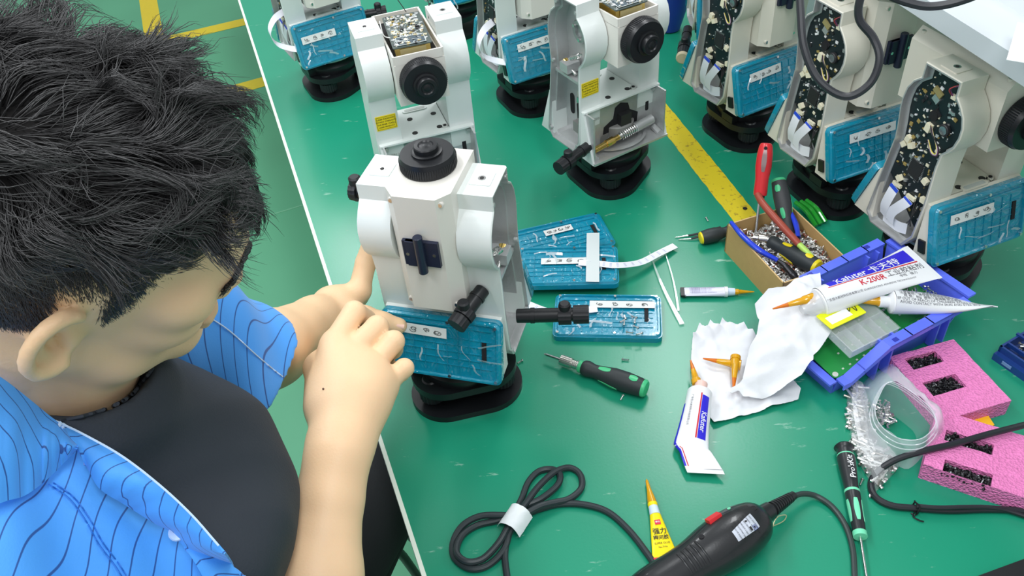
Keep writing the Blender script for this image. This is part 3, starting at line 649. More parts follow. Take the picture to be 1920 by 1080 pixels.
TH['B'] = theodolite((-.123, 1.275), .251, 'theodolite with bare circuit board on its telescope, directly behind the one being worked on', scope='front', open_top=True, front='open', rear='none', near=True, seed=4, yellow=True)
TH['C'] = theodolite((.203, 1.328), .484, 'theodolite with open front showing brass screw and spring, yellow label, near yellow tape', scope='front', open_top=True, left='cast', front='open', rear='none', near=True, seed=5, yellow=True,
    knobs=(((-.078, -.046, .115), (-1, -.25, -.05), .075),))
TH['G'] = theodolite((.485, 1.429), .423, 'theodolite with exposed side board, farthest of the row of three behind the cardboard box', left='board', seed=6, paint=1, labw=.07)
TH['H'] = theodolite((.582, 1.202), .330, 'theodolite with exposed side board, middle of the row of three, behind the red screwdriver', left='board', seed=7, paint=1, lab=(.0, .02), labw=.09)
TH['I'] = theodolite((.654, .981), .308, 'nearest theodolite on the right with exposed side board, behind the blue bin', left='board', scope='flip', seed=8, paint=1, near=True, knobs=(((.086, -.03, .215), (.8, -.55, -.05), .055),))
TH['D'] = theodolite((-.348, 1.789), .449, 'theodolite cut by the top photo edge, looped white cable, nearest the bench edge', left='board', seed=9, ribbon=True, knobs=(((.083, -.03, .150), (1, -.3, 0), .05),), lab=(-.03, .012))
TH['E'] = theodolite((.087, 1.635), .42, 'theodolite with white cable loop, behind and left of the one with the brass worm screw', left='board', seed=10, ribbon=True, knobs=(((.088, -.035, .165), (.25, -.9, -.1), .05),))
TH['F'] = theodolite((-.06, 2.02), .40, 'mostly hidden blue-fronted theodolite at the top edge, seen between two white columns', left='board', seed=11)
TH['J'] = theodolite((.52, 1.70), -.08, 'mostly hidden theodolite at top edge beside dark blue plastic, black lever with beige cap', left='board', seed=12, paint=1, knobs=(((-.095, -.03, .100), (-.22, -.95, -.06), .105, (0,0,1), mat('beige rubber', srgb(205, 190, 160), .6)),))
# ================================================================ overhead shelf and hanging cable
SHELF = mat('pale grey enamel', srgb(200, 207, 211), .4, bump=.03, bscale=500)
p0 = P(1672, 0, 1.17); p1 = P(1920, 163, 1.17); p0.z = p1.z = 1.2; sd = Vector(((p1-p0).x, (p1-p0).y, 0)).normalized(); sn = Vector((-sd.y, sd.x, 0)); M = frame(p0-sd*.8+Vector((0,0,0)), sd, W=(0,0,1))
sh = empty('overhead_shelf', (0,0,0), M=M, label='pale grey metal shelf hanging over the right side of the bench, top right corner', cat='shelf')
mb = MB(); L = 2.6
prof = [(0, -.004), (0, -.03), (.30, -.03), (.30, -.004), (.285, .022), (.092, .022), (.072, -.004), (.004, -.004)]
mb.prism([(a, b) for a, b in prof], 0, L, SHELF, (0,0,0), (0,1,0), (0,0,1), bev=.0015); mb.build('shelf_board', sh)
mb = MB(); mb.box((L/2, .19, .0235), (L, .012, .006), SHELF, bev=.002); mb.build('ridge', sh)
for xx in (.1, 2.5):
    mb = MB(); mb.box((xx, .34, -.2385), (.04, .04, .421), SHELF, bev=.003); mb.box((xx, .30, -.02), (.03, .1, .02), SHELF); mb.build('bracket', sh)
mb = MB(); pl = [P(1887, 112, 1.2225), P(1908, 42, 1.2225), P(1990, 60, 1.2225), P(1985, 128, 1.2225)]
inv_ = M.inverted(); mb.prism([tuple((inv_ @ p).xy) for p in pl], .0222, .0228, mat('white paper', (.9, .91, .92), .6)); o = mb.build('paper_sheet'); o.matrix_world = M; tag(o, 'white paper sheet lying on the overhead shelf at the right photo edge', 'paper')
for m_ in o.data.materials: pass

def cable(name, pts, r, m, label, cat='cable', sub=8, n=10, flat=1.0, up=None):
    mb = MB(); mb.tube(spline(pts, sub), r, m, n=n, flat=flat, up=up); o = mb.build(name); tag(o, label, cat); return o
BCAB = mat('black rubber cable', (.02, .022, .027), .38)
pts = [D(1488, -160, 1.0), D(1497, -60, 1.0), D(1501, 20, 1.0), D(1508, 90, 1.0), D(1535, 150, 1.0), D(1585, 181, .99), D(1630, 158, .98), D(1649, 112, .97), D(1638, 72, .97), D(1612, 38, .97), D(1612, 2, .96), D(1628, -26, .95), D(1660, -12, .94), D(1700, 4, .93), D(1745, 12, .92), D(1800, 2, .91), D(1850, -22, .9), D(1900, -80, .9)]
cable('hanging_cable', pts, .0046, BCAB, 'thick black cable hanging in a loop from above, over the theodolites at top right')

# ================================================================ things lying on the bench
def bench_frame(a, b, z=BENCH, za=None):
    A = P(*a, z); B = P(*b, z); return frame(A, B-A), (B-A).length
def cover_thing(c, ua, ub, z, seed, label, **k):
    C_ = P(*c, z); U = P(*ub, z)-P(*ua, z); M = frame(C_, U); e = empty('keypad_cover', (0,0,0), M=M, label=label, cat='plastic cover', group='loose blue covers lying on the bench'); cover_parts(e, Matrix.Identity(4), seed=seed, **k)
    for ch in e.children: ch.name = 'cover_plate'
    return e
cover_thing((1139, 600), (1040, 603), (1240, 606), BENCH, 61, 'loose blue cover with small screws on its film, nearest of the loose covers', label_at=(.022, .022), lab_w=.1)
cover_thing((1054, 455), (958, 481), (1148, 437), BENCH, 62, 'loose blue cover lying underneath, the farthest of the three loose covers', label_at=(.0, .02), lab_w=.05)
cover_thing((1064, 506), (968, 512), (1150, 508), BENCH+.0145, 63, 'loose blue cover with paper tape across it, lying on top of another', label_at=(-.005, .008), lab_w=.075)
def ribbon_thing(pts, w, label, hs=None):
    mb = MB(); pts = spline(pts, 6); Ws = []
    for i in range(len(pts)):
        t = pts[min(i+1, len(pts)-1)]-pts[max(i-1, 0)]; s_ = Vector((-t.y, t.x, 0)).normalized(); Ws.append(s_+Vector((0,0,.12)))
    mb.ribbon(pts, Ws, RIBBON, .0004, w)
    for i in range(4, len(pts)-3, 2):
        for q in (-.22, .0, .22):
            c = pts[i]+Ws[i].normalized()*w*q+Vector((0,0,.0005)); t = (pts[i+1]-pts[i]).normalized(); s_ = Ws[i].normalized()
            mb.add([c-t*.002-s_*.00035, c+t*.002-s_*.00035, c+t*.002+s_*.00035, c-t*.002+s_*.00035], [(0,1,2,3)], mat('lilac print', srgb(170, 170, 205), .5))
    o = mb.build('ribbon_cable'); tag(o, label, 'ribbon cable'); return o
ribbon_thing([P(1085, 492, .7795), P(1120, 494, .7795), P(1158, 497, .779), P(1200, 492, .768), P(1235, 475, .762), P(1266, 460, .757)], .0125, 'white ribbon cable reaching from the stacked blue covers towards the yellow-ended screwdriver')
ribbon_thing([P(985, 568, .753), P(1015, 580, .757), P(1040, 586, .7655), P(1075, 583, .7655), P(1120, 579, .7655)], .0125, 'white ribbon cable running onto the nearest loose blue cover')
mb = MB(); a = P(1112, 437, .7805); b = P(1111, 528, .7805); t = (b-a); s_ = Vector((-t.y, t.x, 0)).normalized()*.0105
mb.sheet(lambda u, v: a+t*u+s_*(2*v-1)+Vector((0,0,.0006*math.sin(u*9+v*2))), 10, 3, mat('paper tape', srgb(214, 222, 222), .6), .0003); tag(mb.build('paper_tape'), 'strip of pale paper tape stuck across the upper blue cover', 'tape')

# ---- screws
_screw = {}
def screw_mesh(kind):
    if kind in _screw: return _screw[kind]
    L, r, m = {'bright': (.009, .0013, STEEL), 'black': (.006, .0013, BLACK), 'long': (.012, .0016, STEEL)}[kind]
    mb = MB(); mb.lathe([(r*1.9, 0), (r*2.0, .0004), (r*1.5, .0014), (r*.6, .0015)], m, (0,0,0), (0,0,1), 12)
    prof = [];
    for k in range(8): prof += [(r, -.0002-k*L/8), (r*.78, -.0002-(k+.5)*L/8)]
    mb.lathe([(r, 0)]+prof+[(r*.3, -L)], m, n=8); mb.box((0,0,.0015), (r*1.8, .0004, .0004), DARK); mb.box((0,0,.0015), (.0004, r*1.8, .0004), DARK)
    o = mb.build('tmp'); me = o.data; bpy.data.objects.remove(o); _screw[kind] = (me, r, L); return _screw[kind]
def screw_thing(loc, az, kind, label, group=None, lean=0.0):
    me, r, L = screw_mesh(kind); o = bpy.data.objects.new('screw', me); COL.objects.link(o)
    d = Vector((math.cos(az), math.sin(az), math.sin(lean))); o.matrix_world = Matrix.Translation(Vector(loc)+Vector((0,0,r*1.9))) @ d.to_track_quat('Z', 'Y').to_matrix().to_4x4(); tag(o, label, 'screw', group); return o
for px, az, lab in (((1168, 676), 2.9, 'tiny steel screw on the bench just above the green-ended screwdriver handle'), ((979, 678), .6, 'tiny pale screw on the bench beside the base of the held theodolite'), ((1324, 411), 1.7, 'tiny steel screw on the bench left of the yellow tape'), ((1168, 744), 1.0, 'tiny steel screw on the bench just below the green-ended screwdriver'), ((1616, 902), .9, 'pale screw lying beside the green and black precision screwdriver')): screw_thing(P(*px), az, 'bright', lab)
screw_thing(P(1632, 921), 1.1, 'long', 'steel screw lying on the bench between precision screwdriver and black cable')
rnd = random.Random(5)
for k, px in enumerate(((1164, 606), (1170, 611), (1173, 600), (1193, 598), (1190, 608), (1196, 617), (1203, 627), (1176, 625))):
    screw_thing(P(*px, .7645), rnd.uniform(0, 6), 'bright', 'tiny steel screw scattered on the nearest loose blue cover', 'screws scattered on the nearest loose cover')

# ---- heaps of screws
def heap(name, M, fnh, area, n, kind, label, parent=None, seed=0, L=.009, r=.0013, m=STEEL, colors=None):
    rnd = random.Random(seed); mb = MB(M)
    k = 0
    while k < n:
        x, y = rnd.uniform(area[0], area[1]), rnd.uniform(area[2], area[3]); h = fnh(x, y)
        if h is None: continue
        th = rnd.uniform(0, 2*PI); el = rnd.gauss(0, .45); d = Vector((math.cos(th)*math.cos(el), math.sin(th)*math.cos(el), math.sin(el))); c = Vector((x, y, h+rnd.uniform(-.003, .003)+r*1.5)); mm = m if not colors else rnd.choice(colors)
        a = c-d*L*.5; b = c+d*L*.5; mb.cyl(a, b, r*.85, mm, n=5); mb.cyl(b, b+d*.0013, r*1.9, mm, r1=r*1.3, n=7); k += 1
    o = mb.build(name, parent); 
    tag(o, label, None if parent else 'screws', None, 'stuff'); return o

# ---- cardboard box with tools
CARD = mat('brown cardboard', srgb(196, 160, 104), .75, bump=.15, bscale=350, var=.06, vscale=80)
CARDE = mat('cardboard edge', srgb(214, 184, 132), .8)
A = P(1364, 420, .807); B = P(1482, 384, .807); Cc = P(1602, 478, .807); Uy = (Cc-B); Uy.z = 0; len_y = .158; Ux = (B-A); Ux.z = 0; wbx = Ux.length
M = frame((A.x, A.y, BENCH), Ux)
bx = empty('cardboard_box', (0,0,0), M=M, label='open brown cardboard box holding tools and a heap of bright screws', cat='box')
Hb = .057; ly = len_y; t = .0025
def panel(a, b, n_):
    mb = MB(); a = Vector(a); b = Vector(b); d = (b-a).normalized(); s_ = Vector((-d.y, d.x, 0)); mb.box((a+b)/2+s_*t/2+Vector((0,0,Hb/2)), ((b-a).length, t, Hb), CARD, Matrix((tuple(d), tuple(s_), (0,0,1))).transposed(), bev=.0005); mb.box((a+b)/2+s_*t/2+Vector((0,0,Hb+.0001)), ((b-a).length-.001, t*.7, .0004), CARDE, Matrix((tuple(d), tuple(s_), (0,0,1))).transposed()); mb.build('side_panel', bx)
panel((0,0,0), (0,-ly,0), 1); panel((0,-ly,0), (wbx,-ly,0), 2); panel((wbx,-ly,0), (wbx,0,0), 3); panel((wbx,0,0), (0,0,0), 4)
mb = MB(); mb.box((wbx/2, -ly/2, .0015), (wbx-.002, ly-.002, .003), CARD); mb.build('bottom_panel', bx)
mb = MB(); hf = lambda x, y: .034+.012*mnoise.noise(Vector((x*30, y*30, 0)))+.008*(1-abs(y+ly/2)/(ly/2))
mb.sheet(lambda u, v: Vector((.004+(wbx-.008)*u, -.004-(ly-.008)*v, hf(.004+(wbx-.008)*u, -.004-(ly-.008)*v)-.003)), 14, 18, mat('heap underside', (.12, .11, .1), .6))
mb.M = Matrix.Identity(4)
o = mb.build('screw_heap'); o.matrix_world = M; tag(o, 'heap of small bright screws filling the cardboard box', 'screws', None, 'stuff')
o2 = heap('tmp', Matrix.Identity(4), lambda x, y: hf(x, y), (.007, wbx-.007, -ly+.007, -.007), 1100, 'bright', 'x', seed=3, L=.0072, r=.0012, colors=[mat('zinc screw', (.85, .85, .83), .38, .75)]*5+[mat('dull steel', (.35, .33, .3), .35, .9), mat('rusty bit', (.25, .08, .05), .5)])
bm_ = bmesh.new(); n0 = len(o.data.materials); bm_.from_mesh(o.data)
nf = len(bm_.faces); bm_.from_mesh(o2.data); bm_.faces.ensure_lookup_table()
for f in bm_.faces[nf:]: f.material_index += n0
bm_.to_mesh(o.data); bm_.free()
for m_ in o2.data.materials: o.data.materials.append(m_)
bpy.data.objects.remove(o2)

RED = mat('red plastic', srgb(214, 44, 50), .3, coat=.2); GREENP = mat('mint green plastic', srgb(70, 190, 130), .35); DGREY = mat('dark grey rubber', srgb(58, 60, 62), .55); YEL = mat('yellow plastic', srgb(236, 214, 30), .35); BLUEP = mat('blue handle plastic', srgb(38, 66, 214), .28, coat=.3); BRICK = mat('brick red handle', srgb(160, 72, 56), .35)
def driver(name, A_, B_, label, cat='screwdriver', R=.0145, mh=DGREY, mc=GREENP, inl=GREENP, shaft=.06, sr=.0024, chuck=None, prof=None, up=(0,0,1), endcap=.006, collar=None, parts=True, hole=False):
    """A_ = tip end of the handle, B_ = rear end of the handle (world)"""
    A_ = Vector(A_); B_ = Vector(B_); L = (B_-A_).length; M = frame(A_, B_-A_, W=up); e = empty(name, (0,0,0), M=M, label=label, cat=cat)
    pf = prof or [(0, .55), (.04, .75), (.10, .80), (.2, .66), (.3, .74), (.5, .98), (.7, 1.0), (.86, .92), (.94, .86)]
    mb = MB(); mb.lathe([(r*R, t_*L) for t_, r in pf], mh, (0,0,0), (1,0,0), 28); h = mb.build('handle', e)
    rl = pf[-1][1]*R; mb = MB(); mb.lathe([(rl, .935*L), (rl*1.0, L-.6*endcap), (rl*.86, L-.15*endcap), (rl*.5, L), (.0005, L)], mc, (0,0,0), (1,0,0), 28); mb.build('end_cap', e, 'coloured end cap')
    def rad(t_):
        for i in range(len(pf)-1):
            if pf[i][0] <= t_ <= pf[i+1][0]: q = (t_-pf[i][0])/(pf[i+1][0]-pf[i][0]); return R*(pf[i][1]*(1-q)+pf[i+1][1]*q)
        return rl
    if inl:
        for a0, (t0, t1), wd in ((PI/2, (.27, .45), .32), (PI/2, (.74, .86), .36), (PI/2+2.1, (.3, .6), .4), (PI/2-2.1, (.3, .6), .4)):
            mb = MB(); mb.sheet(lambda u, v: Vector(((t0+(t1-t0)*u)*L, (rad(t0+(t1-t0)*u)+.0006)*math.cos(a0+(v-.5)*2*wd*(math.sin(PI*(.12+.76*u))**.6)), (rad(t0+(t1-t0)*u)+.0006)*math.sin(a0+(v-.5)*2*wd*(math.sin(PI*(.12+.76*u))**.6)))), 10, 6, inl, -.0008); mb.build('grip_inlay', h, 'coloured inlay in the dark handle')
    if hole:
        mb = MB(); mb.sheet(lambda u, v: Vector(((.45+.42*u)*L, (v-.5)*.008*math.sin(PI*(.08+.84*u))**.5, rad(.45+.42*u)*1.0+.0004)), 12, 4, mat('dull slot metal', (.3, .22, .22), .3, .6), .0005); mb.build('slot', h); mb = MB(); mb.cyl((.9*L, 0, rad(.9)-.003), (.9*L, 0, rad(.9)+.0012), .0028, DARK, n=14); mb.build('hang_hole', h)
    x = 0
    if collar: mb = MB(); mb.cyl((-.004, 0, 0), (.001, 0, 0), R*.62, collar, n=20); mb.build('collar', e); x = -.004
    if chuck:
        mb = MB(); mb.cyl((x-.012, 0, 0), (x, 0, 0), .0058, STEEL, r1=.0062, n=20)
        for k in range(4): mb.cyl((x-.004-.0028*k, 0, 0), (x-.0025-.0028*k, 0, 0), .0066, mat('nickel', (.7, .68, .62), .3, 1), n=20)
        mb.knurl((x-.030, 0, 0), (x-.0125, 0, 0), .0078, mat('nickel'), 20, .05); mb.build('chuck', e, 'knurled metal chuck'); x -= .030
    mb = MB(); mb.cyl((x, 0, 0), (x-shaft*.85, 0, 0), sr, STEEL, n=12); mb.cyl((x-shaft*.85, 0, 0), (x-shaft, 0, 0), sr, STEEL, r1=sr*.35, n=12); mb.build('shaft', e, 'steel shaft')
    return e
# ratchet driver on the bench: handle from (1093,688) to (1215,733)
driver('ratchet_screwdriver', P(1091, 688, .7635), P(1213, 730, .7655), 'black ratchet screwdriver with green end and knurled chuck, lying below the blue covers', chuck=True, shaft=.028, sr=.0022, R=.0148, mh=mat('charcoal rubber', srgb(44, 50, 52), .5), collar=GREENP)
# in the box
Zb = lambda dx, dy, z: M @ Vector((dx, dy, z))
wpt = lambda px, py, z: P(px, py, z)
driver('screwdriver', wpt(1425, 366, .835), wpt(1437, 268, .905), 'red handled screwdriver standing up in the cardboard box', mh=RED, mc=RED, inl=None, R=.0125, shaft=.075, sr=.0024, collar=mat('dark collar', (.05,.04,.04), .5), prof=[(0, .82), (.06, .86), (.3, .84), (.55, 1.02), (.8, .98), (.92, .86), (.96, .78)], up=(-.3, -.8, .3), hole=True)
driver('screwdriver', wpt(1480, 440, .79), wpt(1459, 335, .845), 'grey screwdriver with green inlays leaning out of the cardboard box behind the red one', mh=DGREY, inl=GREENP, R=.0135, shaft=.03, sr=.003, up=(-.5, -.8, .3))
driver('screwdriver', wpt(1443, 452, .8), wpt(1535, 503, .805), 'black screwdriver with yellow end cap lying across the screws in the box', mh=mat('charcoal rubber'), mc=YEL, inl=YEL, R=.0145, shaft=.02, sr=.004, collar=STEEL)
driver('screwdriver', wpt(1372, 432, .7665), wpt(1312, 447, .7635), 'black screwdriver with yellow end cap poking out left of the cardboard box', mh=mat('charcoal rubber'), mc=YEL, inl=None, R=.0125, shaft=.01, sr=.003)
def handle_tube(mb, pts, rs, m, flat=.7):
    sp = spline(pts, 6); n = len(sp); k = len(rs)-1; rr = []
    for i in range(n): q = i/(n-1)*k; j = min(int(q), k-1); rr.append(rs[j]*(1-(q-j))+rs[j+1]*(q-j))
    mb.tube(sp, rr, m, n=14, flat=flat)
e = empty('pliers', wpt(1480, 500, .80), 0, 'pliers with blue handles resting in the cardboard box over its left wall', 'pliers'); E0 = Matrix.Translation(-Vector(e.location))
mb = MB(E0); handle_tube(mb, [wpt(1372, 418, .812), wpt(1392, 442, .815), wpt(1422, 468, .81), wpt(1458, 488, .802)], [.0048, .0062, .0066, .0052], BLUEP); mb.build('handle', e, 'blue plastic handle')
mb = MB(E0); handle_tube(mb, [wpt(1482, 396, .812), wpt(1492, 420, .808), wpt(1497, 444, .80)], [.004, .006, .0045], BLUEP); mb.build('handle', e, 'blue plastic handle')
mb = MB(E0); handle_tube(mb, [wpt(1456, 487, .802), wpt(1472, 499, .80), wpt(1488, 517, .795), wpt(1500, 530, .79)], [.004, .007, .0085, .003], mat('dark tool steel', (.05, .05, .055), .35, .8)); mb.build('jaw', e, 'dark steel jaws')
mb = MB(E0); handle_tube(mb, [wpt(1497, 444, .797), wpt(1494, 470, .79), wpt(1488, 505, .789)], [.004, .004, .004], mat('dark tool steel')); mb.build('lever', e)
e = empty('cable_cutter', wpt(1425, 368, .845), 0, 'brick red handle with pale green tip lying across the tools in the box', 'hand tool'); E0 = Matrix.Translation(-Vector(e.location))
mb = MB(E0); handle_tube(mb, [wpt(1421, 366, .842), wpt(1432, 384, .842), wpt(1465, 422, .835), wpt(1498, 458, .823)], [.0062, .0064, .0066, .006], BRICK, .9); mb.build('handle', e)
mb = MB(E0); handle_tube(mb, [wpt(1497, 457, .823), wpt(1512, 472, .816), wpt(1528, 487, .81)], [.0058, .006, .004], mat('lime plastic', srgb(190, 230, 110), .4), .8); mb.build('tip', e, 'pale green tip')
e = empty('metal_ring', wpt(1432, 450, .80), 0, 'dull metal bolt lying on the screws in the cardboard box', 'bolt'); mb = MB(); mb.cyl((-.008, .003, .002), (.006, -.002, .003), .007, mat('nickel', (.7,.68,.62), .3, 1), n=18, bev=.001); mb.cyl((-.016, .006, .002), (-.008, .003, .002), .004, STEEL, n=12); mb.build('bolt_body', e); e.name = 'bolt'
mb = MB(); GG = mat('clear green plastic', srgb(40, 150, 50), .1, coat=.5)
for k in range(3): a = P(1492+10*k, 380-2*k, .765+.002*k); b = P(1530+9*k, 424-4*k, .757); mb.tube(spline([a, (a+b)/2+Vector((0,0,.006)), b], 5), .004, GG, n=10)
tag(mb.build('green_clip'), 'glossy green plastic piece behind the cardboard box', 'plastic piece')
# tweezers by the box
def strip(mb, a, b, w0, w1, th, m, bow=0.0):
    a = Vector(a); b = Vector(b); d = (b-a); s_ = Vector((-d.y, d.x, 0)).normalized()
    mb.sheet(lambda u, v: a+d*u+s_*((v-.5)*(w0+(w1-w0)*u)+bow*math.sin(PI*u))+Vector((0,0,bow*.3*math.sin(PI*u))), 12, 2, m, th)
e = empty('tweezers', P(1350, 432, .752), 0, 'black tweezers with steel tips beside the yellow-capped screwdriver', 'tweezers'); E0 = Matrix.Translation(-Vector(e.location))
for q, (a, b) in enumerate((((1352, 426), (1290, 441)), ((1352, 428), (1296, 447)))):
    mb = MB(E0); strip(mb, P(*a, .756+.003*q), P(*b, .753+.001*q), .007, .003, .0012, BLACKM, .003); arm = mb.build('arm', e); mb = MB(E0); strip(mb, P(*b, .753+.001*q), P(b[0]-24, b[1]+4-q*2, .752), .003, .0008, .0012, STEEL); mb.build('tip', arm, 'bare steel tip')
GL = mat('clear glassy plastic', (.75, .9, .84), .05, alpha=.4, coat=1)
e = empty('clear_tweezers', P(1280, 606, .752), 0, 'pair of long clear strips joined at one end, lying right of the blue covers', 'tweezers'); E0 = Matrix.Translation(-Vector(e.location))
mb = MB(E0); strip(mb, P(1279, 607, .7535), P(1218, 472, .754), .007, .0015, .0018, GL, .004); mb.build('arm', e)
mb = MB(E0); strip(mb, P(1272, 582, .756), P(1247, 473, .756), .0035, .0012, .0012, GL, -.003); mb.build('arm', e)

# ---- glue tubes
TUBEW = mat('white tube plastic', srgb(236, 237, 240), .3, coat=.25); BLUEB = mat('blue band print', srgb(48, 40, 205), .35); REDP = mat('red print', srgb(204, 40, 60), .4); GREYP = mat('grey print', srgb(95, 95, 102), .5); ORG = mat('orange nozzle plastic', srgb(238, 128, 14), .2, trans=.35, coat=.3); YNOZ = mat('amber nozzle plastic', srgb(240, 176, 16), .2, trans=.25, coat=.3)
def nozzle(mb, x0, x1, r0, m, m2=None):
    d = 1 if x1 > x0 else -1; L = abs(x1-x0)
    mb.lathe([(r0, 0), (r0, L*.18), (r0*.8, L*.22), (r0*.5, L*.6), (r0*.16, L), (.0003, L)], m, (x0, 0, 0), (d, 0, 0), 16, ms=[None, None, None, m2, None] if m2 else None)
def glue_tube(name, A_, B_, label, r=.017, wflat=None, noz=None, texts=(), bands=(), crimp_bend=0.0, neck=True, twist=0.0, fold=None, up=(0,0,1), M=None, lift=True):
    """A_ shoulder, B_ crimp end; local x runs from shoulder to crimp"""
    A_ = Vector(A_); B_ = Vector(B_); L = (B_-A_).length; M = M or frame(A_, B_-A_, W=up); e = empty(name, (0,0,0), M=M, label=label, cat='glue tube')
    wf = wflat or r*1.45
    def half(u):
        s_ = u**1.6; return r*(1-s_)+wf*s_, r*(1-u**1.25)+.0012
    def surf(u, th, off=0.0):
        a, b = half(u); zc = crimp_bend*u**3; p = Vector((u*L, -(a+off)*math.cos(th), (b+off)*math.sin(th)+zc+(.0012*math.sin(9*u+th*2)*u if fold else 0)))
        if twist: t_ = twist*max(0, (u-.25)/.75)**1.5; p = Vector((p.x, p.y*math.cos(t_)-p.z*math.sin(t_), p.y*math.sin(t_)+p.z*math.cos(t_)))
        if fold and u > fold[0]:
            q = (u-fold[0])*L; hx = fold[0]*L; ang = fold[1]*min(1, (u-fold[0])/.08); y0 = p.y; p = Vector((hx+q*math.cos(ang)-y0*math.sin(ang)*.25, y0*math.cos(ang)*1.0+q*math.sin(ang), p.z+.003*min(1, q/.01)))
        return p
    mb = MB(); NU, NV = 36, 48
    mb.sheet(lambda u, v: surf(u, v*2*PI), NU, NV, TUBEW); body = mb.build('tube_body', e); bpy.context.view_layer.update()
    mb = MB(); mb.lathe([(r*1.0, 0), (r*.95, -.002), (r*.45, -.006), (r*.42, -.007)], TUBEW, (0,0,0), (1,0,0), 28); mb.build('shoulder', e)
    mb = MB(); nx = -.007
    if noz: nozzle(mb, nx, nx-noz[0], noz[1], noz[2], noz[3] if len(noz) > 3 else None); mb.build('nozzle', e, 'pointed nozzle')
    else: mb.bm.free()
    for (u0, u1, t0, t1, m) in bands:
        mb = MB(); mb.sheet(lambda u, v: surf(u0+(u1-u0)*v, t0+(t1-t0)*u, .0003), 10, 20, m, 0); mb.build('printed_band', body)
    for tx, size, uc, tc_, m, rev, bold in texts:
        mb = MB(); sg = -1 if rev else 1
        def fn(x, y):
            u = min(.985, max(.01, uc+sg*x/L)); a, b = half(u); th = tc_+sg*y/max(.006, a*.95); return surf(u, th, .0006)
        put_text(mb, tx, size, m, fn, bold); mb.build('lettering', body)
    mb = MB(); a, b = half(1.0); mb.box((0,0,0), (.0001,.0001,.0001), TUBEW); mb.bm.clear()
    pts = [surf(1.0, th) for th in (0, PI*.25, PI*.5, PI*.75, PI)]
    d_ = (surf(1.0, PI/2)-surf(.97, PI/2)).normalized(); y0 = surf(1.0, 0); y1 = surf(1.0, PI)
    mb.sheet(lambda u, v: y0.lerp(y1, v)+d_*(u*.006), 2, 8, TUBEW, .0012); mb.build('crimp', e)
    return e
PHI = PI/2
e = glue_tube('glue_tube', wpt(1537, 568, .842), wpt(1727, 492, .862), 'large white glue tube with blue band and red lettering across the blue bin', r=.0215, wflat=.037,
    noz=None, bands=((.1, .96, 1.72, 2.6, BLUEB), (.08, .97, 1.61, 1.67, REDP)),
    texts=(('Kafuter 卡夫特', .0165, .50, 1.97, TUBEW, False, True), ('K-200R', .0125, .48, 1.30, REDP, False, True), ('工业胶粘剂', .0115, .80, 1.36, GREYP, False, False), ('中性 · 强力', .0055, .80, 1.08, GREYP, False, False), ('广东恒大新材料科技有限公司 GUANGDONG ADHESIVE TECHNOLOGY', .0042, .42, .80, GREYP, False, False)), neck=True)
mb = MB(); mb.lathe([(.019, -.004), (.014, -.014), (.0075, -.024), (.007, -.028)], mat('cloudy cap', (.82, .84, .88), .2, alpha=.55, coat=.5), (0,0,0), (1,0,0), 26); mb.build('neck', e, 'cloudy translucent cap')
e = glue_tube('glue_tube', wpt(1672, 566, .838), wpt(1848, 574, .828), 'white glue tube with fine grey print and amber nozzle, across the blue bin', r=.0165, wflat=.021, twist=-.8, noz=(.062, .0075, YNOZ),
    texts=tuple((tx, .0052, .34+.03*k, 1.9-.28*k, GREYP, False, False) for k, tx in enumerate(('使用方法：清洁表面后涂胶', '注意事项：请存放于阴凉处远离火源', '规 格：80g  避免儿童接触 防止吞食', 'KEEP OUT OF REACH OF CHILDREN. STORE COOL', 'AVOID CONTACT WITH SKIN AND EYES. 80 g'))))
mb = MB(); mb.cyl((-.018, 0, 0), (-.004, 0, 0), .0085, TUBEW, n=24, bev=.001); mb.build('neck', e)
e = glue_tube('glue_tube', wpt(1312, 738, .769), wpt(1288, 884, .757), 'half-used white glue tube with folded end and blue and red print, below the tissues', r=.0172, wflat=.027, noz=None,
    bands=((.1, .62, 1.85, 2.45, BLUEB), (.08, .62, 1.72, 1.82, REDP), (.2, .97, -.25, .5, BLUEB), (.74, .97, .62, .72, REDP)), texts=(('Kafuter', .010, .42, 2.12, TUBEW, False, True), ('广东恒大新材料科技有限公司', .0036, .3, 1.1, GREYP, False, False)), fold=(.68, .55))
mb = MB(); mb.cyl((-.017, 0, 0), (-.006, 0, 0), .0088, mat('pinkish cap', srgb(232, 196, 186), .3), n=20); mb.build('neck', e)
mb = MB(Matrix.Rotation(.35, 4, 'Z')); nozzle(mb, -.016, -.058, .0068, YNOZ, ORG); mb.build('nozzle', e, 'orange nozzle')
# small glue
M2, L2 = bench_frame((1276, 548), (1414, 548), .756)
e = empty('small_glue_tube', (0,0,0), M=M2, label='small white glue tube with black end and yellow needle tip, left of the cardboard box', cat='glue tube')
mb = MB(); mb.box((.004, 0, 0), (.008, .019, .004), BLACK, bev=.001); mb.build('crimp', e, 'black crimped end')
mb = MB(); mb.sheet(lambda u, v: Vector((.006+.062*u, (.0098-.001*u)*math.cos(-2*PI*v), (.002+.0045*u)*math.sin(-2*PI*v)+.001)), 14, 24, mat('pale lilac tube', srgb(222, 222, 238), .35)); b1 = mb.build('tube_body', e)
mb = MB()
for k in range(5): put_text(mb, '不要接触皮肤 AVOID CONTACT', .003, mat('violet print', srgb(120, 110, 160), .5), lambda x, y, k=k: Vector((.034+x*.95, .006-.003*k+y*.9, .0052+.001*((.034+x)/.06)-.16*abs(.006-.003*k)**1.1)))
mb.build('lettering', b1)
mb = MB(); mb.cyl((.067, 0, .001), (.072, 0, .001), .0085, TUBEW, n=18); mb.cyl((.072, 0, .001), (.083, 0, .001), .0066, mat('pale cap', srgb(205, 222, 240), .35), r1=.0058, n=18); mb.build('neck', e)
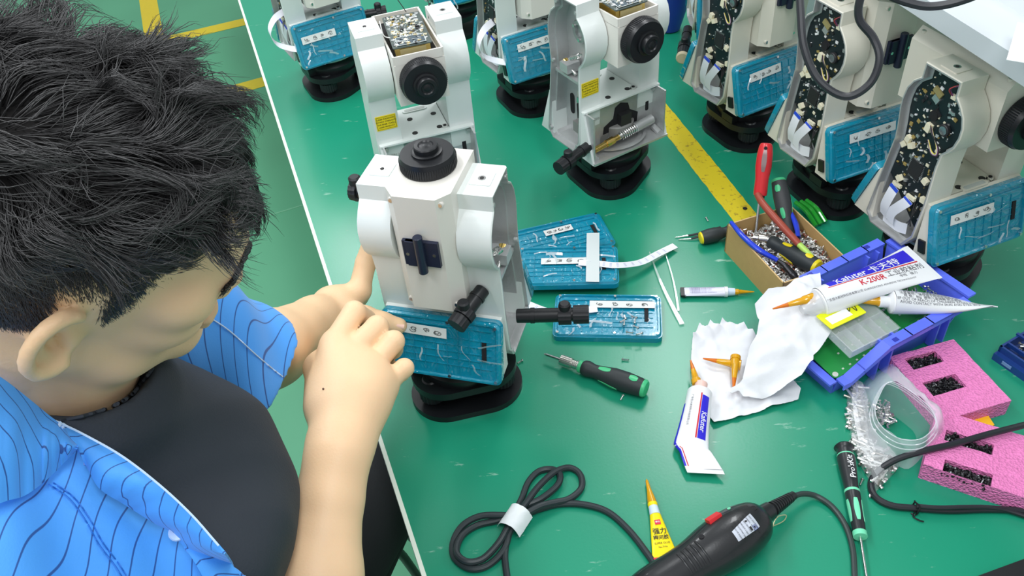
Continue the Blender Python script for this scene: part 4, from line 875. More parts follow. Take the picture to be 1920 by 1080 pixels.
mb = MB(Matrix.Translation((0,0,.001))); nozzle(mb, .083, L2, .0045, YNOZ); mb.build('nozzle', e, 'yellow needle tip')
# yellow tube
M3, L3 = bench_frame((1248, 1048), (1212, 899), .7555)
YT = mat('bright yellow tube', srgb(250, 226, 8), .35)
e = empty('yellow_glue_tube', (0,0,0), M=M3, label='small yellow glue tube with red end and long thin tip, above the black power tool', cat='glue tube')
mb = MB(); Lb = .058; mb.sheet(lambda u, v: Vector((.002+Lb*u, (.0152-.0085*u)*math.cos(-2*PI*v), (.0012+.0048*u)*math.sin(-2*PI*v)+.001)), 14, 28, YT); b1 = mb.build('tube_body', e)
mb = MB(); mb.box((-.002, 0, .001), (.008, .031, .0026), mat('crimson end', srgb(214, 30, 70), .4), bev=.0006); mb.build('crimp', e, 'crimson end with white letters')
zt = lambda x: .0021+.0049*x/Lb
mb = MB(); vf = lambda cx: (lambda x, y: Vector((cx+y, -x, zt(cx+y)+.0004)))
mb.sheet(lambda u, v: Vector((.043+.0065*u, -.0035+.007*v, zt(.045)+.0006)), 2, 2, mat('crimson end')); put_text(mb, '得力', .0028, TUBEW, lambda x, y: Vector((.046+y, -x, zt(.048)+.0009)), True)
put_text(mb, '强力', .0085, INKB, vf(.034), True); put_text(mb, '瞬间胶', .0062, INKB, vf(.026), True); put_text(mb, 'SUPER GLUE', .0034, INKB, vf(.019)); put_text(mb, 'No.7146', .003, INKB, vf(.014)); put_text(mb, '得力文具', .0045, TUBEW, lambda x, y: Vector((-.002+y, -x, .0028)), True); mb.build('lettering', b1)
mb = MB(Matrix.Translation((0,0,.001))); mb.cyl((.059, 0, 0), (.071, 0, 0), .0068, mat('pale cap'), r1=.006, n=18); mb.cyl((.071, 0, 0), (.076, 0, 0), .0062, YT, n=18); mb.build('neck', e, 'white collar')
mb = MB(Matrix.Translation((0,0,.001))); mb.lathe([(.006, 0), (.0052, .008), (.003, .02), (.0018, .034), (.0013, L3-.078), (.0004, L3-.076)], YNOZ, (.076, 0, 0), (1,0,0), 14); mb.build('nozzle', e, 'long thin amber tip')
# loose nozzles on tissue
def nozzle_thing(a, b, r, label, m=YNOZ, m2=ORG, grp=None):
    A_ = Vector(a); B_ = Vector(b); Mx = frame(A_, B_-A_); e = empty('glue_nozzle', (0,0,0), M=Mx, label=label, cat='nozzle', group=grp)
    mb = MB(); nozzle(mb, 0, (B_-A_).length, r, m, m2); mb.cyl((-.004, 0, 0), (.002, 0, 0), r*1.12, m, n=16); mb.build('nozzle_cone', e)
# ================================================================ blue bin and what lies in it
BINB = mat('periwinkle blue plastic', srgb(100, 120, 248), .32, coat=.15)
def mkM(O, U, V):
    U = Vector(U); V = Vector(V); W = U.cross(V); Mx = Matrix.Identity(4)
    for i, c in enumerate((U, V, W)):
        for j in range(3): Mx[j][i] = c[j]
    for j in range(3): Mx[j][3] = O[j]
    return Mx
O_ = P(1560, 735, .752); Xd = Vector((math.cos(math.radians(25)), math.sin(math.radians(25)), 0)); Yd = Vector((-Xd.y, Xd.x, 0))
Mb = mkM((O_.x, O_.y, BENCH), Xd, Yd)
bn = empty('storage_bin', (0,0,0), M=Mb, label='periwinkle blue plastic parts bin with a low open front, full of glue tubes and boards', cat='storage bin')
BL, BW, BH = .212, .119, .078
def rimz(x): return .030+(BH-.030)*min(1, max(0, (x-.012)/.05))
def outy(z): return .014*z/BH                       # walls lean outward
def wall_side(s_):
    """long wall with a sloping front, box ribs and a rim"""
    mb = MB(); n = 20
    y0 = 0 if s_ < 0 else BW
    def pt(x, z, t): return Vector((x, y0+s_*(outy(z)+t), z))
    def fn(u, v): x = BL*u; return pt(x, rimz(x)*v, 0)
    mb.sheet(fn, n, 6, BINB, .0022 if s_ < 0 else -.0022)
    w_ = mb.build('side_wall', bn)
    mb = MB(); pts = []
    xs = [0, .012, .03, .062, .1, .14, .18, BL]
    for i in range(len(xs)-1):
        a = pt(xs[i], rimz(xs[i]), .004); b = pt(xs[i+1], rimz(xs[i+1]), .004); d = b-a; R = Matrix((tuple(d.normalized()), tuple(Vector((0,1,0))), tuple(d.normalized().cross(Vector((0,1,0)))))).transposed()
        mb.box((a+b)/2, (d.length+.002, .015, .0035), BINB, R, bev=.0008)
        c = (a+b)/2+Vector((0, s_*.0065, 0)); mb.box(c-R @ Vector((0,0,-.0035)) if False else c+Vector((0,0,-.004)), (d.length+.001, .002, .009), BINB, R)
    mb.build('rim', w_)
    for x in (.062, .085, .175, .195):
        mb = MB(); mb.box((x, y0+s_*.0085, rimz(x)/2), (.003, .012, rimz(x)-.006), BINB, bev=.0006); mb.build('rib', w_)
    for x in (.075, .185): mb = MB(); mb.box(pt(x, rimz(x)+.0022, .005), (.008, .006, .0006), mat('rim notch shade', srgb(50, 60, 170), .4)); mb.build('rim_notch', w_)
wall_side(-1); wall_side(1)
mb = MB(); mb.box((BL/2, BW/2, .0015), (BL, BW, .003), BINB, bev=.001); mb.build('bottom', bn)
mb = MB(); mb.sheet(lambda u, v: Vector((BL+.01*v, -outy(BH*v)+(BW+2*outy(BH*v))*u, BH*v)), 10, 4, BINB, -.0022); mb.box((BL+.014, BW/2, BH), (.014, BW+.03, .0035), BINB, bev=.001); mb.build('back_wall', bn)
mb = MB(); mb.sheet(lambda u, v: Vector((-.008*v, -outy(.03*v)+(BW+2*outy(.03*v))*u, .030*v)), 10, 4, BINB, .0022); mb.box((-.010, BW/2, .030), (.012, BW+.012, .0035), BINB, bev=.001); mb.build('front_lip', bn)
# circuit panel
PG = mat('green circuit panel', srgb(34, 140, 66), .3, coat=.3, var=.1, vscale=60); PGd = mat('green trace', srgb(40, 118, 62), .35)
Mp = Mb @ Matrix.Translation((.100, .058, .047)) @ Matrix.Rotation(-.0, 4, 'Z') @ Matrix.Rotation(-.13, 4, 'Y') @ Matrix.Rotation(.10, 4, 'X')
e = empty('circuit_panel', (0,0,0), M=Mp, label='large green circuit panel with rows of pads, lying inside the blue bin', cat='circuit board')
mb = MB(); mb.prism(rrect(.205, .118, .006), 0, .0016, PG, bev=.0004); pb = mb.build('board', e)
mb = MB(); rnd = random.Random(8)
for i in range(16):
    for j in (-.052, -.03, -.004, .03, .051): 
        if rnd.random() < .75: mb.box((-.095+.0125*i, j, .0019), (.0028, .0024, .0005), mat('pad tin', (.75, .77, .7), .35, .4))
for k in range(26): x = rnd.uniform(-.09, .09); y = rnd.uniform(-.05, .05); mb.box((x, y, .0018), (rnd.uniform(.01, .05), .0006, .0003), PGd)
for k in range(10): mb.box((rnd.uniform(.02, .05), rnd.uniform(-.03, -.01), .002), (.004, .003, .0008), mat('pale print'))
mb.build('pads', pb)
mb = MB()
for sx, sy in ((-1,-1), (1,-1), (1,1)): mb.lathe([(.004, .0016), (.004, .0022), (.002, .0023)], mat('pad tin'), (sx*.097, sy*.053, 0), n=14)
build_each(mb, 'corner_ring', pb)
# compartment case
CLR = mat('clear plastic', (.88, .93, .93), .08, alpha=.14, coat=.6); CLR2 = mat('milky clear plastic', (.80, .88, .90), .12, alpha=.26, coat=.5, bump=.4, bscale=40)
cp = P(1608, 622, .815); Mc = mkM(cp, Xd, Yd) @ Matrix.Rotation(-.02, 4, 'Z') @ Matrix.Rotation(.1, 4, 'X')
e = empty('compartment_case', (0,0,0), M=Mc, label='clear plastic compartment case lying on the green circuit panel in the blue bin', cat='case')
mb = MB(); cw, cd, chh = .082, .058, .014
for s_ in (-1, 1): mb.box((s_*cw/2, 0, chh/2), (.0012, cd, chh), CLR2); mb.box((0, s_*cd/2, chh/2), (cw, .0012, chh), CLR2)
mb.box((0, 0, .0006), (cw, cd, .0012), CLR); mb.build('tray', e)
mb = MB(); mb.box((0,0,chh+.001), (cw+.003, cd+.003, .0012), CLR, bev=.0004); mb.box((0, -cd/2-.0015, chh-.002), (.018, .002, .006), CLR2); mb.build('lid', e)
for x in (-.02, .0, .02): mb = MB(); mb.box((x, 0, chh/2), (.001, cd, chh-.001), CLR2); mb.build('divider', e)
mb = MB(); mb.box((0, .004, chh/2), (cw, .001, chh-.001), CLR2); mb.build('divider', e)
yc = P(1577, 590, .8375); My = mkM(yc, Xd, Yd) @ Matrix.Rotation(-.03, 4, 'Z')
e = empty('label_card', (0,0,0), M=My, label='yellow-bordered white label card with black scribble on the clear case', cat='card')
mb = MB(); mb.prism(rrect(.062, .030, .002), 0, .0012, mat('acid yellow', srgb(226, 232, 20), .35), bev=.0003); c_ = mb.build('card', e); mb = MB(); mb.box((-.006, -.002, .0014), (.036, .014, .0004), mat('white paper', (.9, .91, .92), .6)); mb.build('white_field', c_)
mb = MB(); mb.tube(spline([(.010, .008, .0016), (.017, .012, .0016), (.012, -.002, .0016), (.020, .004, .0016), (.022, -.006, .0016), (.027, .006, .0016)], 5), .0006, INKB, n=5); mb.build('scribble', c_)
o = heap('small_parts', Matrix.Identity(4), lambda x, y: .004+.006*mnoise.noise(Vector((x*40, y*40, 1))), (-.03, .02, -.03, .03), 60, 'bright', 'small bright screws in the far corner of the blue bin, past the green panel', seed=12, L=.009); o.matrix_world = Mb @ Matrix.Translation((.190, .035, .055))

# ================================================================ paper tissues
TIS = mat('white tissue paper', srgb(226, 228, 232), .85, bump=.35, bscale=90, sss=.0); PINKS = mat('pink glue stain', srgb(226, 130, 130), .6)
def poly_sheet(name, outline, zf, label, m, res=.004, crumple=.004, seed=0, cat='tissue', th=.0004, freq=45, spots=()):
    """sheet over a world outline polygon, zf(x, y) gives height; dense triangulated grid trimmed to the outline"""
    rnd = random.Random(seed); xs = [p.x for p in outline]; ys = [p.y for p in outline]; pl = [(p.x, p.y) for p in outline]
    mb = MB(); bm = mb.bm; nx = int((max(xs)-min(xs))/res)+2; ny = int((max(ys)-min(ys))/res)+2
    grid = {}
    def nearest(x, y):
        best = None
        for i in range(len(pl)):
            a = Vector(pl[i]); b = Vector(pl[(i+1) % len(pl)]); d = b-a; t = max(0, min(1, (Vector((x, y))-a).dot(d)/max(d.length_squared, 1e-12))); q = a+d*t; l = (q-Vector((x, y))).length
            if best is None or l < best[0]: best = (l, q)
        return best
    pts = {}
    for i in range(nx):
        for j in range(ny):
            x = min(xs)+i*res; y = min(ys)+j*res; ins = inside(pl, x, y)
            if not ins:
                l, q = nearest(x, y)
                if l > res*.75: continue
                x, y = q.x, q.y
            v = Vector((x*freq, y*freq, seed*3.1)); wq = mnoise.noise(v*.35)*.35; cz = 0
            for dxx, dyy, fq, am in ((.9, .4, .55, .55), (-.3, .95, .42, .6), (.6, -.8, .9, .35), (.98, -.1, 1.3, .22), (.2, .97, 1.7, .16)):
                tq_ = ((dxx*x+dyy*y)*freq*fq+wq*(1+fq)+seed*.37) % 1; cz += am*(abs(tq_-.5)*2)**1.2
            z = zf(x, y)+crumple*(cz-.4+.25*mnoise.noise(v*1.7))
            pts[(i, j)] = bm.verts.new((x, y, max(z, BENCH+.0012)))
    mi = mb.mi(m)
    for i in range(nx-1):
        for j in range(ny-1):
            q = [pts.get(k) for k in ((i, j), (i+1, j), (i+1, j+1), (i, j+1))]; q = [v for v in q if v]
            if len(q) >= 3:
                c = sum((v.co for v in q), Vector())/len(q)
                if not inside(pl, c.x, c.y): continue
                try: f = bm.faces.new(q); f.smooth = True; f.material_index = mi
                except ValueError: pass
    for v in list(bm.verts):
        if not v.link_faces: bm.verts.remove(v)
    bmesh.ops.recalc_face_normals(bm, faces=bm.faces[:])
    if sum(f.normal.z for f in bm.faces) < 0: bmesh.ops.reverse_faces(bm, faces=bm.faces[:])
    g = bmesh.ops.solidify(bm, geom=bm.faces[:], thickness=th)
    o = mb.build(name, ang=.9); tag(o, label, cat); return o
t1 = [P(*p) for p in ((1298, 640), (1310, 622), (1322, 628), (1330, 616), (1345, 624), (1352, 614), (1368, 620), (1392, 624), (1408, 636), (1470, 700), (1500, 735), (1496, 752), (1478, 758), (1462, 764), (1448, 766), (1430, 774), (1400, 782), (1372, 789), (1352, 795), (1338, 798), (1318, 770), (1298, 735), (1294, 690))]
cx1 = sum((p for p in t1), Vector())/len(t1)
def z1(x, y):
    d = min((Vector((x, y))-Vector((p.x, p.y))).length for p in t1[:9]); return BENCH+.003+.016*max(0, 1-d/.022)**1.3
poly_sheet('tissue', t1, z1, 'crumpled white tissue lying flat on the bench with orange nozzles on it', TIS, .0026, .0055, 1, freq=38)
t2p = ((1412, 590), (1436, 570), (1470, 566), (1500, 552), (1530, 548), (1536, 575), (1548, 592), (1560, 612), (1556, 640), (1545, 672), (1520, 690), (1519, 700), (1500, 716), (1480, 725), (1450, 733), (1420, 737), (1395, 736), (1386, 728), (1372, 738), (1360, 735), (1392, 712), (1402, 670), (1418, 632), (1422, 610))
t2 = [P(*p, .80 if p[1] < 660 else .775) for p in t2p]
def z2(x, y):
    a = P(1400, 735, .76); b = P(1500, 560, .82); t = max(0, min(1, (Vector((x, y, 0))-Vector((a.x, a.y, 0))).dot(Vector((b.x-a.x, b.y-a.y, 0)))/((b-a).xy.length_squared))); return .760+.072*t**.8
poly_sheet('tissue', t2, z2, 'crumpled white tissue draped up over the corner of the blue bin', TIS, .0026, .014, 2, freq=26)
mb = MB(); rnd = random.Random(2)
for px, z in (((1330, 686), .757), ((1343, 688), .757), ((1362, 716), .757), ((1366, 728), .757), ((1392, 634), .763), ((1325, 622), .768)):
    p = P(*px, z+.0035); mb.add([p+Vector((.0016*math.cos(a), .001*math.sin(a), 0)) for a in (0, 1.2, 2.4, 3.6, 4.8)], [(0,1,2,3,4)], PINKS)
NG = 'orange glue nozzles on the lying tissue'
nozzle_thing(P(1384, 684, .768), P(1318, 672, .766), .0068, 'orange glue nozzle lying crosswise on the flat tissue, pointing left', grp=None)
nozzle_thing(P(1379, 673, .7725), P(1375, 735, .765), .0066, 'amber glue nozzle on the flat tissue pointing down at the photo bottom', grp=None)
nozzle_thing(P(1520, 560, .850), P(1449, 579, .846), .0066, 'orange glue nozzle lying on top of the tissue draped over the bin')
mb.bm.free()

# ================================================================ pink foam blocks
FOAM = mat('pink foam', srgb(240, 132, 192), .75, bump=1.0, bscale=330, voro=True, var=.22, vscale=260, sss=.0)
FOAMD = FOAM
def foam(name, O, U, V, lx, ly, h, holes, label, seed):
    Mx = mkM(O, U, V); e = empty(name, (0,0,0), M=Mx, label=label, cat='foam block'); mb = MB(); rnd = random.Random(seed)
    xs = sorted({0, lx, *[c for q in holes for c in (q[0], q[1])]}); ys = sorted({0, ly, *[c for q in holes for c in (q[2], q[3])]})
    def fill(v, n):
        out = [v[0]]
        for a, b in zip(v, v[1:]):
            k = max(1, int((b-a)/n)); out += [a+(b-a)*i/k for i in range(1, k+1)]
        return out
    xs = fill(xs, .005); ys = fill(ys, .005)
    def hole(x, y): return any(q[0] < x < q[1] and q[2] < y < q[3] for q in holes)
    bm = mb.bm; mi = mb.mi(FOAM); V_ = {}
    def vt(i, j, k):
        if (i, j, k) not in V_: V_[(i, j, k)] = bm.verts.new(Mx.inverted() @ Mx @ Vector((xs[i], ys[j], (.0, h*.5, h)[k] if k < 2 else h+.0012*mnoise.noise(Vector((xs[i]*60, ys[j]*60, seed))))))
        return V_[(i, j, k)]
    nx, ny = len(xs)-1, len(ys)-1; solid = lambda i, j: 0 <= i < nx and 0 <= j < ny and not hole((xs[i]+xs[i+1])/2, (ys[j]+ys[j+1])/2)
    for i in range(nx):
        for j in range(ny):
            if not solid(i, j): continue
            F = [[vt(i,j,2), vt(i+1,j,2), vt(i+1,j+1,2), vt(i,j+1,2)], [vt(i,j+1,0), vt(i+1,j+1,0), vt(i+1,j,0), vt(i,j,0)]]
            for k in (0, 1):
                if not solid(i-1, j): F.append([vt(i,j+1,k), vt(i,j,k), vt(i,j,k+1), vt(i,j+1,k+1)])
                if not solid(i+1, j): F.append([vt(i+1,j,k), vt(i+1,j+1,k), vt(i+1,j+1,k+1), vt(i+1,j,k+1)])
                if not solid(i, j-1): F.append([vt(i,j,k), vt(i+1,j,k), vt(i+1,j,k+1), vt(i,j,k+1)])
                if not solid(i, j+1): F.append([vt(i+1,j+1,k), vt(i,j+1,k), vt(i,j+1,k+1), vt(i+1,j+1,k+1)])
            for f in F:
                try: ff = bm.faces.new(f); ff.smooth = True; ff.material_index = mi
                except ValueError: pass
    mb.bevel(bm.faces[:], .0022, 2, 1.0)
    mb.box((lx/2, ly/2, .002), (lx-.004, ly-.004, .002), FOAM); mb.build('foam_body', e)
    for k, q in enumerate(holes):
        BS = mat('black oxide screw', (.012, .012, .014), .3, .3)
        o = heap('screw_heap', Matrix.Identity(4), lambda x, y: h*.68+.003*mnoise.noise(Vector((x*90, y*90, 2))), (q[0]+.001, q[1]-.001, q[2]+.001, q[3]-.001), 230, 'black', 'black screws heaped in the hole of the pink foam', seed=seed+k, L=.0055, r=.0011, colors=[BS, BS, BS, mat('black screw glint', (.12, .12, .13), .3, .6)])
        o.matrix_world = Mx; del o['label']; 
        mb = MB(); mb.box(((q[0]+q[1])/2, (q[2]+q[3])/2, h*.58), (q[1]-q[0]-.0004, q[3]-q[2]-.0004, h*.1), BS); o_ = mb.build('t'); bm2 = bmesh.new(); bm2.from_mesh(o.data); n0 = len(bm2.faces); bm2.from_mesh(o_.data); bm2.faces.ensure_lookup_table(); bm2.to_mesh(o.data); bm2.free(); bpy.data.objects.remove(o_)
        tag(o, ['black screws filling the upper hole of ', 'black screws filling the lower hole of '][k]+('the pink foam by the blue bin' if seed < 25 else 'the nearer pink foam by the black cable'), 'screws', None, 'stuff')
    return e
zt_ = .778; a = P(1667, 669, zt_); b = P(1788, 636, zt_); c = P(1876, 743, zt_)
U = (b-a); U.z = 0; lx = U.length; U.normalize(); V = Vector((-U.y, U.x, 0)); ly = .118
O1 = Vector((a.x, a.y, BENCH))-V*ly
def loc2(O, U, V, px, py, z): p = P(px, py, z)-O; return p.dot(U), p.dot(V)
def hole_rect(O, U, V, pts): q = [loc2(O, U, V, *p, zt_) for p in pts]; xs = sorted(k[0] for k in q); ys = sorted(k[1] for k in q); return ((xs[0]+xs[1])/2, (xs[2]+xs[3])/2, (ys[0]+ys[1])/2, (ys[2]+ys[3])/2)
def cr(x, y): return (1560+x/3.178, 620+y/3.178)
h1 = hole_rect(O1, U, V, [cr(435, 165), cr(610, 120), cr(680, 190), cr(475, 225)]); h2 = hole_rect(O1, U, V, [cr(540, 305), cr(735, 262), cr(812, 340), cr(590, 385)])
foam('foam_block', O1, U, V, lx, ly, .028, [h1, h2], 'pink foam block with two screw-filled holes, farther one, touching the blue bin', 20)
a = P(1768, 770, zt_); b = P(1736, 872, zt_); c = P(1905, 928, zt_)
U2 = (c-b); U2.z = 0; U2.normalize(); V2 = Vector((-U2.y, U2.x, 0)); O2 = Vector((b.x, b.y, BENCH)); ly2 = (a-b).dot(V2)
h3 = hole_rect(O2, U2, V2, [cr(688, 610), cr(985, 668), cr(972, 745), cr(688, 660)]); h4 = hole_rect(O2, U2, V2, [cr(680, 780), cr(978, 852), cr(965, 925), cr(680, 850)])
foam('foam_block', O2-U2*.003, U2, V2, .135, ly2, .028, [h3, h4], 'pink foam block with two screw-filled holes, nearer one, at the right photo edge', 30)
mb = MB(); p = [P(1795, 776, .752), P(1850, 770, .752), P(1870, 806, .752), P(1800, 800, .752)]; c = sum(p, Vector())/4; M_ = frame(c, p[1]-p[0]); o = None
mb.prism([tuple((M_.inverted() @ q).xy) for q in (P(1790, 782, .752), P(1840, 768, .752), P(1862, 802, .752), P(1815, 822, .752))], 0, .008, mat('orange yellow plastic', srgb(240, 186, 30), .4), bev=.0008); o = mb.build('yellow_block'); o.matrix_world = M_; o.location.z = BENCH; tag(o, 'orange-yellow flat piece between the two pink foam blocks', 'plastic piece')

# ================================================================ bag of screws and open clear bag
bagp = [P(*cr(*q)) for q in ((125, 305), (165, 330), (195, 420), (205, 560), (260, 690), (330, 770), (385, 805), (330, 870), (255, 945), (215, 870), (150, 760), (115, 620), (92, 440), (100, 370))]
xs = [p.x for p in bagp]; ys = [p.y for p in bagp]; plb = [(p.x, p.y) for p in bagp]
cB = P(1610, 790)
e = empty('screw_bag', (cB.x, cB.y, BENCH), 0, 'long clear bag packed with bright steel screws, partly under the open bag', 'bag of screws'); Ei = Matrix.Translation(-Vector((cB.x, cB.y, 0)))
rnd = random.Random(9); mb = MB(Matrix.Translation(-Vector((cB.x, cB.y, BENCH)))); k = 0
while k < 210:
    x, y = rnd.uniform(min(xs), max(xs)), rnd.uniform(min(ys), max(ys))
    if not inside(plb, x, y) or min(((x-a)**2+(y-b)**2)**.5 for a, b in plb) < .0085: continue
    z = BENCH+.0035+rnd.random()*.0065; th = rnd.uniform(0, 6.3); d = Vector((math.cos(th), math.sin(th), rnd.gauss(0, .06))).normalized(); L = .017; a = Vector((x, y, z))-d*L/2; mb.cyl(a, a+d*L, .0017, rnd.choice([mat('zinc screw'), mat('zinc screw'), mat('dull steel')]), n=6); mb.cyl(a+d*L, a+d*(L+.0018), .0026, STEEL, r1=.002, n=8); k += 1
o = mb.build('screws', e, 'bright steel screws inside'); o['kind'] = 'stuff'
mb = MB(Matrix.Translation(-Vector((cB.x, cB.y, BENCH)))); nb = len(bagp); ctr = sum(bagp, Vector())/nb
rings = []
for s_, z in ((1.06, .0008), (1.04, .006), (.9, .0165), (.5, .0185)):
    rings.append([Vector((ctr.x+(p.x-ctr.x)*s_, ctr.y+(p.y-ctr.y)*s_, BENCH+z+.0015*mnoise.noise(p*70+Vector((0,0,s_))))) for p in bagp])
vs = [v for r in rings for v in r]; fs = [(j*nb+i, j*nb+(i+1) % nb, (j+1)*nb+(i+1) % nb, (j+1)*nb+i) for j in range(3) for i in range(nb)]+[tuple(3*nb+i for i in range(nb))]
FLM = mat('clear bag film', (.9, .93, .95), .1, alpha=.3, coat=.8, bump=.8, bscale=110); mb.add(vs, fs, FLM); mb.build('film', e, 'clear wrinkled film')
# open bag: curved rim standing up
BAGF = mat('frosty bag film', (.86, .9, .96), .16, alpha=.42, coat=.7, bump=.5, bscale=50)
c0 = P(1690, 790, .76); e = empty('clear_bag', (c0.x, c0.y, BENCH), 0, 'open frosty clear plastic bag with a round mouth, between screw bag and pink foam', 'plastic bag'); Ei = Matrix.Translation(-Vector((c0.x, c0.y, BENCH)))
base = [P(*cr(*q), z) for q, z in (((165, 340), .752), ((330, 205), .775), ((400, 250), .80), ((520, 370), .80), ((655, 500), .79), ((660, 600), .785), ((560, 720), .77), ((455, 825), .755), ((330, 760), .752), ((205, 690), .753), ((190, 520), .757))]
mouth = [P(*cr(*q), z) for q, z in (((265, 430), .80), ((330, 310), .807), ((420, 330), .812), ((520, 400), .812), ((600, 480), .81), ((615, 560), .807), ((540, 640), .805), ((430, 650), .80), ((340, 610), .80), ((280, 550), .80), ((258, 490), .80))]
sb = spline(base, 5, True); sm = spline(mouth, 5, True); nb = len(sb); mb = MB(Ei); vs = []; J = 7
for j in range(J+1):
    t_ = j/J
    for i in range(nb): p = sb[i].lerp(sm[i], t_)+Vector((0, 0, .008*math.sin(PI*t_)))+Vector((1, 1, 1))*.0022*mnoise.noise(sb[i]*60+Vector((0, 0, t_*3))); vs.append(p)
fs = [(j*nb+i, j*nb+(i+1) % nb, (j+1)*nb+(i+1) % nb, (j+1)*nb+i) for j in range(J) for i in range(nb)]; mb.add(vs, fs, BAGF); mb.build('outer_film', e)
mb = MB(Ei); inner = [Vector((p.x*.62+c0.x*.38, p.y*.62+c0.y*.38, BENCH+.006)) for p in sm]; vs = sm+[a.lerp(b, .5)+Vector((0,0,.001)) for a, b in zip(sm, inner)]+inner; mb.add(vs, [(j*nb+i, j*nb+(i+1) % nb, (j+1)*nb+(i+1) % nb, (j+1)*nb+i) for j in range(2) for i in range(nb)], mat('inner film', (.88, .92, .97), .12, alpha=.16, coat=.8, bump=.8, bscale=60)); mb.build('inner_film', e)
for s_, dz in ((1.0, .0), (1.07, -.006), (1.13, -.012)):
    mb = MB(Ei); cm = sum(sm, Vector())/len(sm); pts = [Vector((cm.x+(p.x-cm.x)*s_, cm.y+(p.y-cm.y)*s_, p.z+dz)) for p in sm]; mb.tube(pts+[pts[0]], .0007, mat('thick film edge', (.92, .95, 1), .1, alpha=.35, coat=1), n=6, caps=False); mb.build('rim_bead', e)
rnd = random.Random(31); mb = MB(Ei)
for k in range(36):
    p = P(*cr(rnd.uniform(285, 345), rnd.uniform(450, 560)), .757); th = rnd.uniform(0, 6.3); d = Vector((math.cos(th), math.sin(th), rnd.uniform(-.1, .4))).normalized(); mb.cyl(p, p+d*.010, .0012, STEEL, n=6); mb.cyl(p+d*.01, p+d*.0115, .0024, STEEL, n=8)
o = mb.build('screws', e, 'a few bright screws in the bag'); o['kind'] = 'stuff'

# ================================================================ precision screwdriver, power tool, cables
PB = mat('satin black grip', (.02, .023, .026), .35); MINT = mat('mint band', srgb(120, 222, 178), .35)
A_ = P(1612, 1000, .761); B_ = P(1582, 836, .761); L = (B_-A_).length; Mx = frame(A_, B_-A_, W=(0,0,1))
e = empty('precision_screwdriver', (0,0,0), M=Mx, label='long thin black screwdriver with mint green bands and white lettering, below the clear bag', cat='screwdriver')
mb = MB(); pf = [(.0, .0072), (.006, .0076), (.03, .0086), (.06, .0092), (.064, .0084), (.075, .0088), (.1, .0105), (.116, .0112), (.119, .0095), (.122, .0098), (.125, .0122), (L-.003, .0125), (L, .010)]
mb.lathe([(r, x*L/.138 if x < L-.01 else x) for x, r in pf if x <= L], PB, (0,0,0), (1,0,0), 28); h = mb.build('handle', e)
for x, r in ((.0, .0082), (.062*L/.138, .0094), (.119*L/.138, .0108)): mb = MB(); mb.cyl((x-.002 if x else -.005, 0, 0), (x+.0018, 0, 0), r, MINT, n=26, bev=.0003); mb.build('band', h, 'mint green band')
for a0 in (PI/2, PI/2+1.25, PI/2-1.25):
    mb = MB(); mb.sheet(lambda u, v: Vector((.014+.030*u, .0091*math.cos(a0+(v-.5)*.75*math.sin(PI*(.1+.8*u))**.5)*(.93+.1*u), .0091*math.sin(a0+(v-.5)*.75*math.sin(PI*(.1+.8*u))**.5)*(.93+.1*u))), 12, 6, MINT, -.0008); mb.build('grip_inlay', h, 'mint green grip inlay')
mb = MB(); put_text(mb, "Pro'sKit", .0105, TUBEW, lambda x, y: Vector((.089+x, .0112*math.cos(PI/2-y/.0112+.2), .0112*math.sin(PI/2-y/.0112+.2))), True); mb.build('lettering', h)
mb = MB(); mb.cyl((-.004, 0, 0), (-.075, 0, -.006), .0015, STEEL, n=12); mb.build('shaft', e, 'steel shaft')

TB = mat('glossy black tool shell', (.016, .017, .019), .3, coat=.2, bump=.05, bscale=500)
A_ = P(1432, 968, .784); B_ = P(1205, 1120, .784); L = (B_-A_).length; Mx = frame(A_, B_-A_, W=(0,0,1)); e = empty('power_tool', (0,0,0), M=Mx, label='black handheld power tool with red switch and silver rating label, at the bottom photo edge', cat='power tool')
prof = [(0, .014), (.005, .020), (.014, .0255), (.035, .0305), (.055, .0315), (.08, .0298), (.105, .0262), (.125, .0255), (.15, .0262), (.17, .026), (.19, .022), (.196, .012)]
def trad(x):
    for (a, ra), (b, rb) in zip(prof, prof[1:]):
        if a <= x <= b: return ra+(rb-ra)*(x-a)/(b-a)
    return prof[-1][1]
mb = MB(); pp = spline([(x, r, 0) for x, r in prof], 4); mb.lathe([(p.y, p.x) for p in pp], TB, (0,0,0), (1,0,0), 48); sh_ = mb.build('shell', e)
mb = MB()
for k in range(5): mb.sheet(lambda u, v: Vector((.098+.0065*k+.003*v, (trad(.098+.0065*k)+.0010*math.sin(PI*v))*math.cos(.85+1.1*u), (trad(.098+.0065*k)+.0010*math.sin(PI*v))*math.sin(.85+1.1*u))), 14, 4, TB, 0)
mb.build('grip_ribs', sh_)
def on_tool(x, th, off=.0004): r = trad(x)+off; return Vector((x, r*math.cos(th), r*math.sin(th)))
